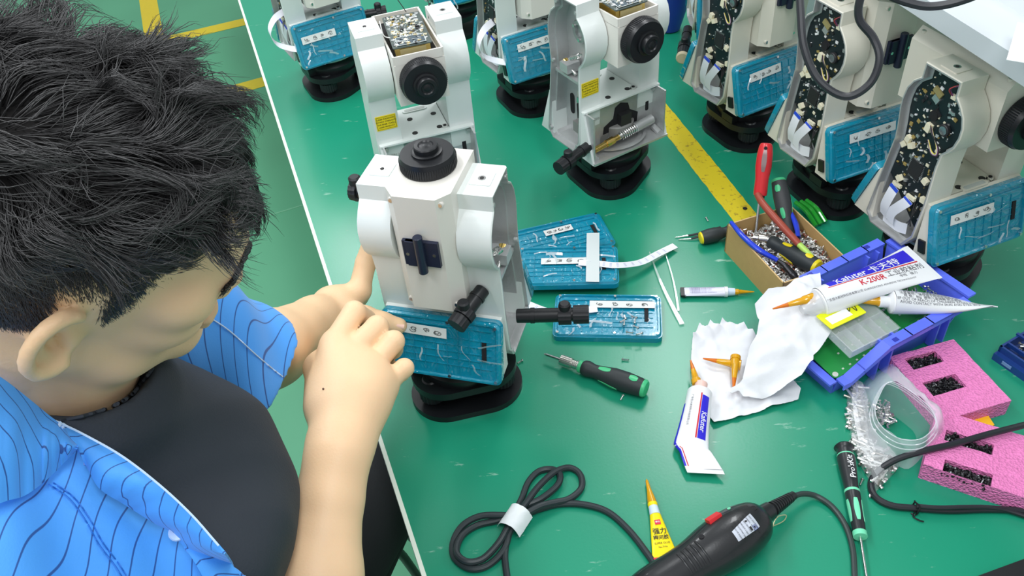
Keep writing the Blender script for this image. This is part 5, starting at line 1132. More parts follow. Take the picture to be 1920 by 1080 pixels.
# seam ridge, screw wells, label, switch
mb = MB(); mb.tube([on_tool(.004+.185*k/30, 2.35, -.0006) for k in range(31)], .0012, TB, n=6); mb.tube([on_tool(.02+.1*k/30, 1.95+.25*math.sin(PI*k/30), -.0004) for k in range(31)], .0009, TB, n=6); mb.build('seam_ridge', sh_)
for x, th in ((.016, 1.72), (.090, 1.9)): mb = MB(); q = on_tool(x, th, -.003); n_ = Vector((0, math.cos(th), math.sin(th))); mb.cyl(q, q+n_*.0036, .0034, DARK, n=18); mb.build('screw_well', sh_)
LB = mat('silver label', srgb(206, 212, 224), .3, .3)
def lab(u, v): x = .026+.034*v; th = .95+.62*u*(1-.35*v); return on_tool(x, th, .0005)
mb = MB(); mb.sheet(lab, 16, 10, LB, 0); lb = mb.build('rating_label', sh_, 'silver rating label with small print'); mb = MB()
for k, tx in enumerate(('ELECTRIC TOOL 220V~50Hz', '180W  IP20  n=28000/min', 'FOR INDOOR USE ONLY', 'CLASS II EQUIPMENT', 'READ INSTRUCTIONS', 'MADE IN CHINA')): put_text(mb, tx, .0024, INKB, lambda x, y, k=k: (lambda X, th: on_tool(X, th, .0009))(.030+.0050*k-y, 1.24+x/.031))
for (x0, x1, t0, t1) in ((.0315, .0335, 1.02, 1.1), (.0365, .039, 1.0, 1.16), (.0365, .039, 1.36, 1.42)): mb.sheet(lambda u, v: on_tool(x0+(x1-x0)*u, t0+(t1-t0)*v, .0009), 3, 4, INKB, 0)
for s_ in (.0028, .0016):
    c = [(-s_, -s_), (s_, -s_), (s_, s_), (-s_, s_)]
    for i in range(4): a, b = c[i], c[(i+1) % 4]; mb.tube([on_tool(.032+a[0], 1.04+a[1]/.031, .0009), on_tool(.032+b[0], 1.04+b[1]/.031, .0009)], .00022, mat('blue ink', srgb(60, 80, 150), .5), n=4)
mb.build('lettering', lb)
mb = MB(); q = on_tool(.062, 2.25, .001); n_ = Vector((0, math.cos(2.25), math.sin(2.25))); mb.box(q, (.018, .009, .006), mat('red plastic'), Matrix.Rotation(2.25-PI/2, 3, 'X'), bev=.0015); mb.build('switch', e, 'red slide switch')
mb = MB(); q = on_tool(.038, 2.3, .0003); mb.cyl(q, q+Vector((0, math.cos(2.3), math.sin(2.3)))*.001, .0022, mat('mint band', srgb(120, 222, 178), .35), n=12); mb.build('indicator', e)
A2 = P(1432, 965, .782); B2 = P(1488, 929, .770); e2 = Mx.inverted(); a = e2 @ A2; b = e2 @ B2; d = (b-a).normalized(); LL = (b-a).length
mb = MB(); mb.cyl(a-d*.012, a+d*.012, .0125, TB, r1=.011, bev=.001); mb.cyl(a+d*.01, b, .0078, TB, r1=.0055)
for k in range(9): q = a+d*(.016+(LL-.02)*k/9); mb.cyl(q, q+d*.0022, .0092-.00035*k, TB, n=16)
mb.build('strain_relief', e, 'ribbed black cable sleeve')
GCAB = mat('dark grey-green cable', (.035, .05, .048), .4)
pc_ = cable('power_cord', [P(1484, 932, .7705), P(1505, 926, .764), P(1530, 930, .757), P(1560, 950, .755), P(1585, 985, .755), P(1599, 1030, .755), P(1603, 1090, .755)], .0035, GCAB, None, None); pc_.parent = e; pc_.matrix_parent_inverse = Mx.inverted(); pc_['label'] = 'dark cord curving away from the ribbed sleeve'
mb = MB(); WG = mat('pale thin wire', srgb(220, 214, 170), .3, .5); mb.tube(spline([P(1432, 1008, .755), P(1447, 992, .756), P(1452, 978, .757), P(1460, 968, .757), P(1474, 966, .757), P(1470, 976, .757), P(1455, 984, .756), P(1440, 988, .756), P(1436, 994, .755)], 6), .0006, WG, n=6); tag(mb.build('wire_twist'), 'thin pale twisted wire beside the power tool', 'wire')
# coiled cable with tape
r_ = .0042
C1 = [(1232, 1066, 0), (1215, 1040, 0), (1180, 995, 0), (1140, 960, 0), (1095, 946, 0), (1050, 945, 0), (1010, 955, .001), (975, 968, .004), (940, 966, .008), (900, 968, .008), (868, 985, .004), (850, 1015, 0), (852, 1045, 0), (880, 1066, 0), (915, 1060, 0), (945, 1030, .0035), (958, 990, .007), (975, 955, .007), (1015, 935, .008), (1045, 910, .006), (1050, 890, .004), (1035, 880, 0), (1010, 884, 0), (990, 905, 0), (978, 935, 0), (962, 962, 0), (935, 975, 0), (895, 985, 0), (866, 1005, .004), (856, 1035, .008), (875, 1053, .008), (905, 1048, .006), (935, 1018, .009), (955, 985, .014), (985, 945, .014), (1010, 912, .011), (1040, 885, .008), (1068, 877, .001), (1088, 890, 0), (1090, 915, 0), (1068, 935, .003), (1040, 942, .008), (1010, 950, .014), (975, 972, .014), (955, 1000, .008), (947, 1040, .001), (952, 1090, 0), (958, 1140, 0)]
cable('coiled_cable', [P(x, y, BENCH+r_+z*.75) for x, y, z in C1], r_, mat('dark rubber cord', (.022, .032, .036), .45), 'dark coiled cable tied with white tape, on the bench at bottom centre', sub=7)
mb = MB(); a = P(943, 958, .772); b = P(985, 978, .772); d = (b-a).normalized(); s_ = Vector((-d.y, d.x, 0)); L_ = (b-a).length
c = (a+b)/2; W3 = .021
def tp(u, v):
    t_ = (u-.5); return c+d*t_*L_*1.02+s_*(v-.5)*W3*1.5+Vector((0, 0, .0035-.016*abs(t_*2)**3+.0012*mnoise.noise(Vector((u*5, v*5, 0)))))
mb.sheet(tp, 14, 10, mat('white cloth tape', srgb(228, 234, 236), .6, bump=.2, bscale=200), .0005)
tag(mb.build('cable_tape'), 'white tape wrapped around the coiled dark cable', 'tape')
# black cable on the right with a tie
r_ = .0042; pts = [(1990, 778, .792), (1920, 797, .790), (1850, 815, .787), (1790, 832, .784), (1730, 846, .782), (1680, 862, .772), (1645, 885, .76), (1633, 908, .7545), (1642, 932, .7545), (1672, 948, .7545), (1718, 953, .7545), (1780, 957, .7545), (1850, 955, .7545), (1910, 957, .7545), (1980, 962, .7545)]
cable('looped_cable', [P(*p) for p in pts], r_, BCAB, 'flat black cable looping over the nearer pink foam at the right edge', sub=8)
cable('looped_cable', [P(1718, 949, .7605), P(1760, 952, .761), P(1810, 951, .761), P(1860, 952, .758), P(1905, 962, .755), P(1980, 990, .755)], .0028, BCAB, 'thin black cord tied alongside the black looping cable, lower right')
mb = MB(); q = P(1718, 951, .757); mb.tube([q+Vector((.0015*math.cos(3*a), .0075*math.cos(a), .0068*math.sin(a))) for a in [2*PI*k/20 for k in range(21)]], .0011, BLACK, n=6); mb.tube(spline([P(1716, 958, .753), P(1712, 968, .752), P(1722, 975, .752), P(1732, 978, .7515)], 5), .0009, BLACK, n=6); mb.tube(spline([P(1722, 957, .753), P(1716, 966, .752), P(1708, 962, .752)], 5), .0009, BLACK, n=6); tag(mb.build('cable_tie'), 'black wire tie twisted round the black looping cable, lower right', 'cable tie')
# blue screw box at the right edge
DB = mat('dark blue plastic', srgb(28, 62, 132), .3, coat=.2)
a = P(1868, 664, .755); b = P(1926, 704, .755); Ux_ = (b-a); Ux_.z = 0; Mx = frame((a.x, a.y, BENCH), Ux_)
e = empty('screw_tray', (0,0,0), M=Mx, label='dark blue plastic tray of bright screws cut by the right photo edge', cat='tray')
mb = MB(); lx, ly, hh = .095, .075, .022
for s_, (cx, cy, dx, dy) in enumerate(((lx/2, .0015, lx, .003), (lx/2, ly, lx, .003), (.0015, ly/2, .003, ly), (lx, ly/2, .003, ly))): mb.box((cx, cy, hh/2), (dx, dy, hh), DB, bev=.0008)
mb.box((lx/2, ly/2, .0015), (lx, ly, .003), DB); mb.prism([(.0, -.008), (lx, -.008), (lx, .0), (.0, .0)], .0, .012, DB, bev=.001); mb.build('tray_body', e)
mb = MB(); mb.box((.022, -.0085, .007), (.014, .001, .005), mat('pale blue mark', srgb(120, 150, 200), .4)); mb.build('label_window', e)
mb = MB(); mb.box((lx/2, ly/2+.0, hh+.001), (lx+.004, .004, .003), DB); mb.box((.03, .014, hh*.9), (.055, .003, .006), DB); mb.build('rib', e)
o = heap('screw_heap', Matrix.Identity(4), lambda x, y: .014+.003*mnoise.noise(Vector((x*50, y*50, 0))), (.012, lx-.006, .018, ly-.006), 200, 'bright', 'bright screws heaped in the dark blue tray at the right photo edge', seed=44, L=.009, r=.0014, colors=[STEEL, STEEL, mat('dull steel')]); o.matrix_world = Mx
# dark corner piece and dark blue sheet behind
mb = MB(); q = [P(1806, 1090, .776), P(1865, 1068, .776), P(1925, 1046, .776), P(2040, 1090, .776), P(1900, 1180, .776)]; c = sum(q, Vector())/5; mb = MB(Matrix.Translation(-c)); mb.prism([(p.x, p.y) for p in q], BENCH+.001, BENCH+.026, mat('black case', (.012, .012, .014), .45), bev=.002); o = mb.build('black_case'); o.location = c; tag(o, 'black object cut by the bottom right photo corner', 'case')
NB = mat('royal blue plastic', srgb(34, 58, 150), .4, var=.05)
cb = P(1272, 40, .80); e = empty('blue_bin', (.430, 1.885, BENCH), .35, 'dark blue rounded plastic bin at the top edge between two white theodolites', 'bin')
mb = MB(); mb.lathe([(.016, 0), (.026, .004), (.038, .05), (.048, .14), (.052, .22), (.054, .222), (.054, .228), (.050, .228), (.045, .14), (.035, .05), (.016, .008)], NB, (0, 0, 0), (0,0,1), 40); mb.build('bin_body', e)
# stool next to the bench
SB = mat('black stool metal', (.015, .015, .017), .4, .3); st = P(690, 1000, .40); st = Vector((-.31, .50, 0))
# ================================================================ signed distance sculpting
class Field:
    def __init__(s, lo, hi, h):
        s.lo = np.array(lo, float); s.h = h; s.n = np.ceil((np.array(hi)-s.lo)/h).astype(int)+1; s.a = np.full(s.n, 1.0, np.float32)
    def _sub(s, bb0, bb1):
        i0 = np.maximum(0, np.floor((bb0-s.lo)/s.h).astype(int)); i1 = np.minimum(s.n, np.ceil((bb1-s.lo)/s.h).astype(int)+1)
        if np.any(i1 <= i0): return None, None
        g = [s.lo[k]+s.h*np.arange(i0[k], i1[k]) for k in range(3)]
        X = np.stack(np.meshgrid(*g, indexing='ij'), -1).astype(np.float32); return tuple(slice(i0[k], i1[k]) for k in range(3)), X
    def _comb(s, sl, d, k, sub):
        a = s.a[sl]
        if sub:
            d = -d; hh = np.clip(k-np.abs(a-d), 0, None) if k else 0; s.a[sl] = np.maximum(a, d)+(hh*hh/(4*k) if k else 0)
        else:
            hh = np.clip(k-np.abs(a-d), 0, None) if k else 0; s.a[sl] = np.minimum(a, d)-(hh*hh/(4*k) if k else 0)
    def cap(s, a, b, ra, rb=None, k=.01, sub=False):
        a = np.array(a, float); b = np.array(b, float); rb = ra if rb is None else rb; m = max(ra, rb)+k+.03
        sl, X = s._sub(np.minimum(a, b)-m, np.maximum(a, b)+m)
        if sl is None: return
        ab = b-a; t = np.clip(((X-a)@ab)/max(ab@ab, 1e-12), 0, 1); d = np.linalg.norm(X-a-t[..., None]*ab, axis=-1)-(ra+(rb-ra)*t); s._comb(sl, d, k, sub)
    def chain(s, pts, rs, k=.01):
        for i in range(len(pts)-1): s.cap(pts[i], pts[i+1], rs[i], rs[i+1], k if i == 0 else max(.004, k*.6))
    def ell(s, c, r, Rm=None, k=.01, sub=False):
        c = np.array(c, float); r = np.array(r, float); m = r.max()+k+.03; sl, X = s._sub(c-m, c+m)
        if sl is None: return
        q = (X-c)@(Rm.T if Rm is not None else np.eye(3)); k0 = np.linalg.norm(q/r, axis=-1); k1 = np.linalg.norm(q/(r*r), axis=-1); d = np.where(k1 > 1e-9, k0*(k0-1)/np.maximum(k1, 1e-9), -r.min()); s._comb(sl, d, k, sub)
    def pts(s):
        g = [s.lo[k]+s.h*np.arange(s.n[k]) for k in range(3)]; return np.stack(np.meshgrid(*g, indexing='ij'), -1).astype(np.float32)
    def mesh(s):
        a = s.a; ins = a < 0; n = s.n
        c = np.zeros(n-1, np.uint8)
        for dx in (0, 1):
            for dy in (0, 1):
                for dz in (0, 1): c += ins[dx:n[0]-1+dx, dy:n[1]-1+dy, dz:n[2]-1+dz]
        act = (c > 0) & (c < 8); idx = np.full(n-1, -1, np.int64); ii = np.argwhere(act); idx[act] = np.arange(len(ii))
        P_ = np.zeros((len(ii), 3)); W = np.zeros(len(ii)); co = [(x, y, z) for x in (0, 1) for y in (0, 1) for z in (0, 1)]
        for p in co:
            for ax in range(3):
                if p[ax] == 0:
                    q = list(p); q[ax] = 1; i0 = ii+np.array(p); i1 = ii+np.array(q); v0 = a[tuple(i0.T)]; v1 = a[tuple(i1.T)]; cr_ = (v0 < 0) != (v1 < 0)
                    t = np.where(cr_, v0/np.where(cr_, v0-v1, 1), 0); pp = np.array(p)+t[:, None]*(np.array(q)-np.array(p)); P_ += np.where(cr_[:, None], pp, 0); W += cr_
        V = s.lo+(ii+P_/W[:, None])*s.h; F_ = []
        for ax in range(3):
            sl0 = [slice(None)]*3; sl1 = [slice(None)]*3; sl0[ax] = slice(0, n[ax]-1); sl1[ax] = slice(1, n[ax]); A_ = ins[tuple(sl0)]; B_ = ins[tuple(sl1)]; e = np.argwhere(A_ != B_); u, v = [(1, 2), (2, 0), (0, 1)][ax]
            e = e[(e[:, u] > 0) & (e[:, v] > 0) & (e[:, u] < n[u]-1) & (e[:, v] < n[v]-1)]; fl = A_[tuple(e.T)]
            def g(du, dv): q = e.copy(); q[:, u] -= du; q[:, v] -= dv; return idx[tuple(q.T)]
            q = np.stack([g(1, 1), g(0, 1), g(0, 0), g(1, 0)], 1); q[~fl] = q[~fl][:, ::-1]; F_.append(q)
        return V, np.concatenate(F_)
    def hit(s, px, py, t0=.2, t1=1.6, step=.002):
        r = ray(px, py)
        for t in np.arange(t0, t1, step):
            p = CAM+r*t; i = np.round((p-s.lo)/s.h).astype(int)
            if np.all(i >= 0) and np.all(i < s.n) and s.a[tuple(i)] < 0: return Vector(p-r*step*.5), t
        return None, None
    def sd(s, p):
        i = np.clip(np.round((np.array(p)-s.lo)/s.h).astype(int), 0, s.n-1); return float(s.a[tuple(i)])
def fields_to_obj(name, fields, m, parent, label=None, smooth=2):
    Vs = []; Fs = []; o = 0
    for f in fields: V, F_ = f.mesh(); Vs.append(V); Fs.append(F_+o); o += len(V)
    V = np.concatenate(Vs); F_ = np.concatenate(Fs)
    for _ in range(smooth):
        acc = np.zeros_like(V); cnt = np.zeros(len(V))
        for k in range(4): a = F_[:, k]; b = F_[:, (k+1) % 4]; np.add.at(acc, a, V[b]); np.add.at(cnt, a, 1); np.add.at(acc, b, V[a]); np.add.at(cnt, b, 1)
        V = V*.5+.5*acc/np.maximum(cnt, 1)[:, None]
    V = V-np.array(parent.location if parent else (0,0,0))
    me = bpy.data.meshes.new(name); me.from_pydata(V.tolist(), [], F_.tolist()); me.materials.append(m); me.polygons.foreach_set('use_smooth', [True]*len(F_)); me.update()
    ob = bpy.data.objects.new(name, me); COL.objects.link(ob); ob.parent = parent
    if label: ob['label'] = label
    return ob
def npn(v): v = np.array(v, float); return v/np.linalg.norm(v)

# ================================================================ the seated person
SKIN = mat('skin', srgb(230, 194, 154), .5, bump=.12, bscale=420, var=.045, vscale=26, sss=.12)
person = empty('person', (-.34, .42, 0), 0, 'person with black hair and open blue striped shirt, working on the front theodolite', 'person')
PI_ = Matrix.Translation(-Vector(person.location))
hc = np.array(D(135, 426, .55))
hf_ = npn(ROT@np.array([.83, -.057, -.555])); hr = ROT@np.array([.312, -.778, .546]); hr = npn(hr-hf_*(hr@hf_)); hu = np.cross(hr, hf_)
HR = np.array([hf_, -hr, hu])                      # rows: forward, left, up
def H(a, b, c): return hc+hf_*a-hr*b+hu*c
NB = np.array(D(105, 668, .625))                   # base of the neck
SHR = NB+np.array([-.055, -.175, -.045]); SHL = NB+np.array([-.03, .155, -.06])
head = Field(np.minimum(hc-.15, NB-.12), np.maximum(hc+.15, NB+.15), .0024)
R_ = HR
head.ell(H(-.006, 0, .018), (.097, .076, .090), R_, 0)
head.ell(H(.030, 0, -.040), (.062, .060, .075), R_, .02)
for s_ in (-1, 1):
    head.cap(H(-.004, .056*s_, -.052), H(.035, .044*s_, -.076), .016, .016, .02); head.cap(H(.035, .042*s_, -.076), H(.078, .012*s_, -.098), .016, .016, .02)
    head.ell(H(.058, .040*s_, -.032), (.026, .024, .024), R_, .018); head.cap(H(.080, .042*s_, .014), H(.094, .012*s_, .012), .010, .012, .014)
    head.ell(H(.060, .058*s_, .0), (.022, .014, .02), R_, .012)
head.ell(H(.070, 0, .040), (.026, .050, .036), R_, .03)
for s_ in (-1, 1): head.ell(H(.098, .032*s_, -.006), (.012, .017, .010), R_, .010, True)
for s_ in (-1, 1): head.ell(H(.084, .032*s_, -.007), (.012, .013, .0115), R_, .002); head.cap(H(.092, .044*s_, -.002), H(.095, .020*s_, -.001), .003, .003, .004)
head.chain([H(.092, 0, .004), H(.102, 0, -.020), H(.108, 0, -.036)], [.007, .008, .0105], .012)
for s_ in (-1, 1): head.ell(H(.098, .013*s_, -.038), (.010, .008, .008), R_, .008)
head.cap(H(.096, -.020, -.064), H(.096, .020, -.064), .006, .006, .010); head.cap(H(.100, -.012, -.062), H(.100, .012, -.062), .0055, .0055, .006); head.cap(H(.097, -.015, -.074), H(.097, .015, -.074), .006, .006, .006)
head.ell(H(.106, 0, -.0685), (.010, .020, .0012), R_, .003, True)
head.ell(H(.084, 0, -.098), (.018, .020, .016), R_, .016)
# ears
for s_ in (-1, 1):
    E_ = lambda a, b, c: H(-.012+a*.84, s_*(.074+b*.84), -.010+c*.78)
    pl = [(-.0, .008, .030), (.012, .005, .025), (.016, .002, .012)]; helix = []
    for k in range(15):
        t = math.radians(50+k*17); helix.append(E_(.003+.0185*math.cos(t), .015-.0125*math.cos(t), .002+.031*math.sin(t)))
    for i in range(14): head.cap(helix[i], helix[i+1], .0042, .0042 if i < 10 else .0058, .003)
    Re = np.array([npn(hf_+(-hr)*s_*-.6), npn(np.cross(hu, hf_+(-hr)*s_*-.6)), hu])
    head.ell(E_(-.002, .0085, .0), (.0145, .003, .022), Re, .006); head.cap(E_(.008, -.002, -.01), E_(-.006, .004, -.02), .010, .008, .01)
    head.ell(E_(.004, .0145, -.003), (.0092, .0095, .0125), Re, .003, True); head.ell(E_(-.002, .018, .014), (.006, .005, .007), Re, .003, True); head.ell(E_(.010, .003, -.004), (.005, .004, .006), Re, .004)
    anti = [E_(-.001, .012, .017), E_(-.008, .014, .006), E_(-.007, .013, -.010), E_(.002, .010, -.018)]
    for i in range(3): head.cap(anti[i], anti[i+1], .0032, .0032, .003)
# neck and upper chest skin
head.cap(H(-.040, 0, -.045), NB, .050, .051, .025); head.cap(NB, NB+np.array([-.02, .0, -.09]), .050, .05, .02)
for s_, sh in ((1, SHR), (-1, SHL)): head.cap(H(-.035, -.035*s_, -.03), NB+(sh-NB)*.30+np.array([-.015,0,0]), .018, .020, .025)
# arms and hands
armR = Field((-.45, .15, .9), (-.05, .78, 1.25), .0022)
EL = np.array(D(566, 1225, .79)); WR = np.array(D(634, 850, .845))
armR.chain([SHR, EL], [.052, .040], 0); armR.chain([EL, EL+(WR-EL)*.35, EL+(WR-EL)*.78, WR], [.041, .0435, .031, .0265], .02)
def dd(x, y, d): return np.array(D(x, y, d))
MCP = [dd(630, 642, .925), dd(666, 655, .920), dd(703, 681, .92), dd(728, 716, .915)]
armR.cap(WR, (MCP[1]+MCP[2])/2*.5+WR*.5, .030, .034, .02)
for k, m in enumerate(MCP): armR.cap(WR+(m-WR)*.12, WR+(m-WR)*.93, .024, .0125 if k else .0135, .014)
armR.cap(WR+(MCP[0]-WR)*.92, WR+(MCP[3]-WR)*.92, .010, .010, .012)
armR.cap(WR+(MCP[0]-WR)*.4+np.array(D(0,0,0)-D(0,0,0)), MCP[0], .022, .013, .02); armR.ell((WR+MCP[1]+MCP[2])/3+0*WR, (.036, .045, .026), None, .02)
FI = [[dd(664, 586, .950), dd(686, 598, .985), dd(672, 622, .985)], [dd(707, 613, .940), dd(714, 626, .975), dd(698, 632, .99)], [dd(738, 640, .930), dd(738, 655, .963), dd(722, 652, .98)], [dd(758, 690, .920), dd(752, 700, .946), dd(738, 690, .962)]]
RR = [(.0140, .0130, .0112, .0095), (.0135, .0128, .0110, .0092), (.0125, .0120, .0105, .0088), (.0112, .0105, .0092, .0080)]
for m, f, r in zip(MCP, FI, RR):
    ff = Field.__new__(Field)
    armR.cap(m, f[0], r[0], r[1], .003); armR.cap(f[0], f[1], r[1], r[2], .0025); armR.cap(f[1], f[2], r[2], r[3], .0025)
thb = [dd(612, 760, .88), dd(600, 690, .93), dd(630, 650, .97), dd(672, 632, 1.0)]
armR.chain(thb, [.022, .0165, .0135, .0105], .014)
armL = Field((-.50, .52, .85), (-.08, 1.0, 1.25), .0022)
ELl = np.array(D(432, 700, .90)); WL = np.array(D(622, 583, 1.10))
armL.chain([SHL, ELl], [.050, .042], 0); armL.chain([ELl, ELl+(WL-ELl)*.35, ELl+(WL-ELl)*.8, WL], [.043, .043, .030, .0265], .02)
ML = [dd(674, 545, 1.115), dd(670, 552, 1.135), dd(666, 556, 1.155), dd(664, 562, 1.17)]
for m in ML: armL.cap(WL+(m-WL)*.15, m, .024, .0125, .014)
armL.cap(ML[0], ML[3], .012, .011, .012)
for k, (m, tip, r) in enumerate(zip(ML, ((686, 496, 1.12), (684, 492, 1.14), (682, 498, 1.16), (680, 510, 1.175)), (.0128, .0125, .0115, .0100))):
    a = np.array(D(*tip)); b = a+(a-m)*.55+np.array([.004, 0, .006]); c = b+(b-a)*.55; armL.cap(m, a, r+.001, r, .006); armL.cap(a, b, r, r*.9, .003); armL.cap(b, c, r*.9, r*.78, .003)
tl = [dd(645, 590, 1.09), dd(684, 596, 1.080), dd(716, 604, 1.082), dd(748, 611, 1.088)]
armL.chain(tl, [.019, .0145, .0125, .0105], .012)
body = fields_to_obj('body', [head, armR, armL], SKIN, person, None, 2)
# thumb nail
mb = MB(PI_); c = Vector(tl[3]); v1 = (Vector(tl[3])-Vector(tl[2])).normalized(); toc = (Vector(CAM)-c).normalized(); s_ = v1.cross(toc).normalized(); up_ = s_.cross(v1)
mb.sheet(lambda u, v: c+v1*(-.009+.014*u)+s_*(.0062*math.sin((v-.5)*2.2))*(1-.25*u*u)+up_*(.0108*math.cos((v-.5)*2.0)-.0004), 8, 8, mat('nail', srgb(236, 196, 178), .25, coat=.3), .0005); mb.build('thumb_nail', body, 'pale thumb nail')
# mole on the back of the hand, eyes
mb = MB(PI_); p, _ = armR.hit(606, 729); mb.lathe([(.0011, -.0008), (.001, .0006), (.0004, .0009)], mat('mole', (.1, .05, .03), .6), p, Vector(CAM)-p, 8); mb.build('mole', body)
mb = MB(PI_)
for s_ in (-1, 1): mb.lathe([(.011*math.sin(a), -.011*math.cos(a)) for a in [PI*k/12 for k in range(13)]], mat('eye white', (.85, .85, .82), .2), H(.0835, .032*s_, -.009), hf_, 20)
build_each(mb, 'eye', body)

# ---- T-shirt and trousers
def torso(f, off, k=.05):
    f.ell((-.355, .395, 1.05), (.115+off, .155+off, .17+off), None, .0); f.ell((-.345, .400, .93), (.112+off, .145+off, .16+off), None, k); f.ell((-.375, .42, .76), (.125+off, .15+off, .15+off), None, k)
    f.cap(SHR+np.array([.01, .02, -.01]), SHL+np.array([.0, -.02, -.01]), .052+off, .052+off, k); f.cap(NB+np.array([-.0, 0, -.045]), NB+np.array([-.02, 0, -.14]), .068+off, .10+off, k)
    f.cap((-.27, .37, 1.08), (-.27, .47, 1.08), .055+off, .055+off, .06)
TEE = mat('black cotton', srgb(44, 50, 58), .8, bump=.25, bscale=500, var=.12, vscale=12)
tee = Field((-.56, .12, .60), (-.13, .72, 1.33), .004); torso(tee, .004)
for s_, sh, el in ((0, SHR, EL),): tee.cap(sh, sh+(el-sh)*.45, .062, .058, .03)
X = tee.pts(); w1 = np.sin(X[..., 1]*34+X[..., 2]*22+2.2*np.sin(X[..., 2]*11)); w2 = np.sin((X[..., 0]+X[..., 2]*1.2-X[..., 1]*.6)*46+1.5*np.sin(X[..., 1]*17)); tee.a += (.0046*w1+.0034*w2*np.clip((1.2-X[..., 2])*4, 0, 1)).astype(np.float32)
tee.a += (.0016*np.abs(np.sin((X[..., 1]*.9+X[..., 2]*.7-X[..., 0]*.4)*58+2.5*np.sin(X[..., 2]*15)))).astype(np.float32)
# neck opening
NA = np.array(D(92, 628, .60)); tee.cap(NA+np.array([-.03, .0, .09]), NA+np.array([.012, .004, -.012]), .058, .056, .006, True)
fields_to_obj('t_shirt', [tee], TEE, person, 'black crew-neck T-shirt', 3)
TRO = mat('black trousers', (.012, .013, .016), .8, bump=.2, bscale=300)
tr = Field((-.60, .15, .0), (.12, .95, .86), .006)
tr.ell((-.40, .43, .62), (.14, .17, .12), None, 0)
for y0, y1, kx in ((.34, .40, -.04), (.52, .88, -.20)):
    tr.cap((-.38, y0, .585), (kx, y1, .575), .088, .072, .05); tr.cap((kx, y1, .57), (kx-.02-.23*(y1 > .6), y1-.02-.16*(y1 > .6), .10), .066, .048, .03)
fields_to_obj('trousers', [tr], TRO, person, 'black trousers', 3)
for y1, sx_ in ((.38, -.05), (.70, -.44)):
    mb = MB(PI_); c = Vector((sx_, y1, 0)); mb.prism([(-.10, -.035), (-.06, -.042), (.06, -.046), (.13, -.036), (.15, 0), (.13, .036), (.06, .046), (-.06, .042), (-.10, .035)], 0, .028, mat('white sole', (.6, .6, .58), .6), c, bev=.006); mb.prism([(-.09, -.033), (.0, -.038), (.06, -.038), (.12, -.03), (.135, 0), (.12, .03), (.06, .038), (.0, .038), (-.09, .033)], .028, .085, BLACKM, c, bev=.02, seg=3); mb.build('shoe', person)

# ---- blue striped shirt, open over the T-shirt
def shirt_mat(rot=(0, 0, .15), nm='blue pinstripe cotton'):
    m = bpy.data.materials.new(nm); m.use_nodes = True; nt = m.node_tree; b = nt.nodes['Principled BSDF']; b.inputs['Roughness'].default_value = .62; L = nt.links.new; b.inputs['Sheen Weight'].default_value = .15
    tc = nt.nodes.new('ShaderNodeTexCoord'); mp = nt.nodes.new('ShaderNodeMapping'); L(tc.outputs['Object'], mp.inputs[0]); mp.inputs['Rotation'].default_value = rot
    wv = nt.nodes.new('ShaderNodeTexWave'); wv.wave_type = 'BANDS'; wv.bands_direction = 'X'; wv.inputs['Scale'].default_value = 36; wv.inputs['Distortion'].default_value = .12; wv.inputs['Detail Scale'].default_value = .4; L(mp.outputs[0], wv.inputs['Vector'])
    cr_ = nt.nodes.new('ShaderNodeValToRGB'); cr_.color_ramp.elements[0].position = .978; cr_.color_ramp.elements[0].color = (*srgb(70, 156, 240), 1); cr_.color_ramp.elements[1].position = .994; cr_.color_ramp.elements[1].color = (*srgb(28, 78, 150), 1); L(wv.outputs['Fac'], cr_.inputs[0]); L(cr_.outputs[0], b.inputs['Base Color'])
    nz = nt.nodes.new('ShaderNodeTexNoise'); nz.inputs['Scale'].default_value = 700; L(tc.outputs['Object'], nz.inputs['Vector']); bp = nt.nodes.new('ShaderNodeBump'); bp.inputs['Strength'].default_value = .15; bp.inputs['Distance'].default_value = .0008; L(nz.outputs['Fac'], bp.inputs['Height']); L(bp.outputs[0], b.inputs['Normal']); return m
SHIRT = shirt_mat(); SHIRTC = shirt_mat((.3, .9, 1.25), 'blue pinstripe cotton, collar'); SHIRTP = shirt_mat((0, 0, .95), 'blue pinstripe cotton, placket'); STITCH = mat('pale stitching', srgb(190, 214, 240), .6)
shR = Field((-.60, .06, .62), (-.10, .62, 1.34), .0032); torso(shR, .016)
shR.cap(SHR, SHR+(EL-SHR)*.95, .075, .072, .04); shR.cap(NB+np.array([-.05, -.04, .0]), SHR, .05, .065, .03)
X = shR.pts()
fold = .0032*np.sin((X[..., 0]*.8+X[..., 1]*1.1+X[..., 2]*.5)*48+3*np.sin(X[..., 2]*12+X[..., 0]*7))+.002*np.sin((X[..., 1]-X[..., 2]*.8)*75+2.5*np.sin(X[..., 0]*20)); shR.a += fold.astype(np.float32)
a_, b_2 = np.array(D(102, 790, .60)), np.array(D(440, 1062, .80)); ln = b_2-a_; nrm = npn(np.cross(a_-CAM, b_2-CAM)); nrm = nrm if nrm[1] < 0 else -nrm   # keeps the wearer's right side
cut = -((X-a_)@nrm); core = shR.a+.007; shR.a = np.maximum(np.maximum(shR.a, -core), cut).astype(np.float32)
shR.cap(NB+np.array([-.03, 0, .10]), NB+np.array([-.01, .0, -.005]), .074, .070, .004, True)
shL = Field((-.56, .36, .80), (-.12, .86, 1.34), .0028)
cuff = SHL+(ELl-SHL)*1.12; dv = npn(ELl-SHL); shL.cap(SHL-dv*.01, cuff, .068, .078, 0)
X = shL.pts(); shL.a += (.004*np.sin((X[..., 0]+X[..., 1])*52+2*np.sin(X[..., 2]*20))).astype(np.float32)
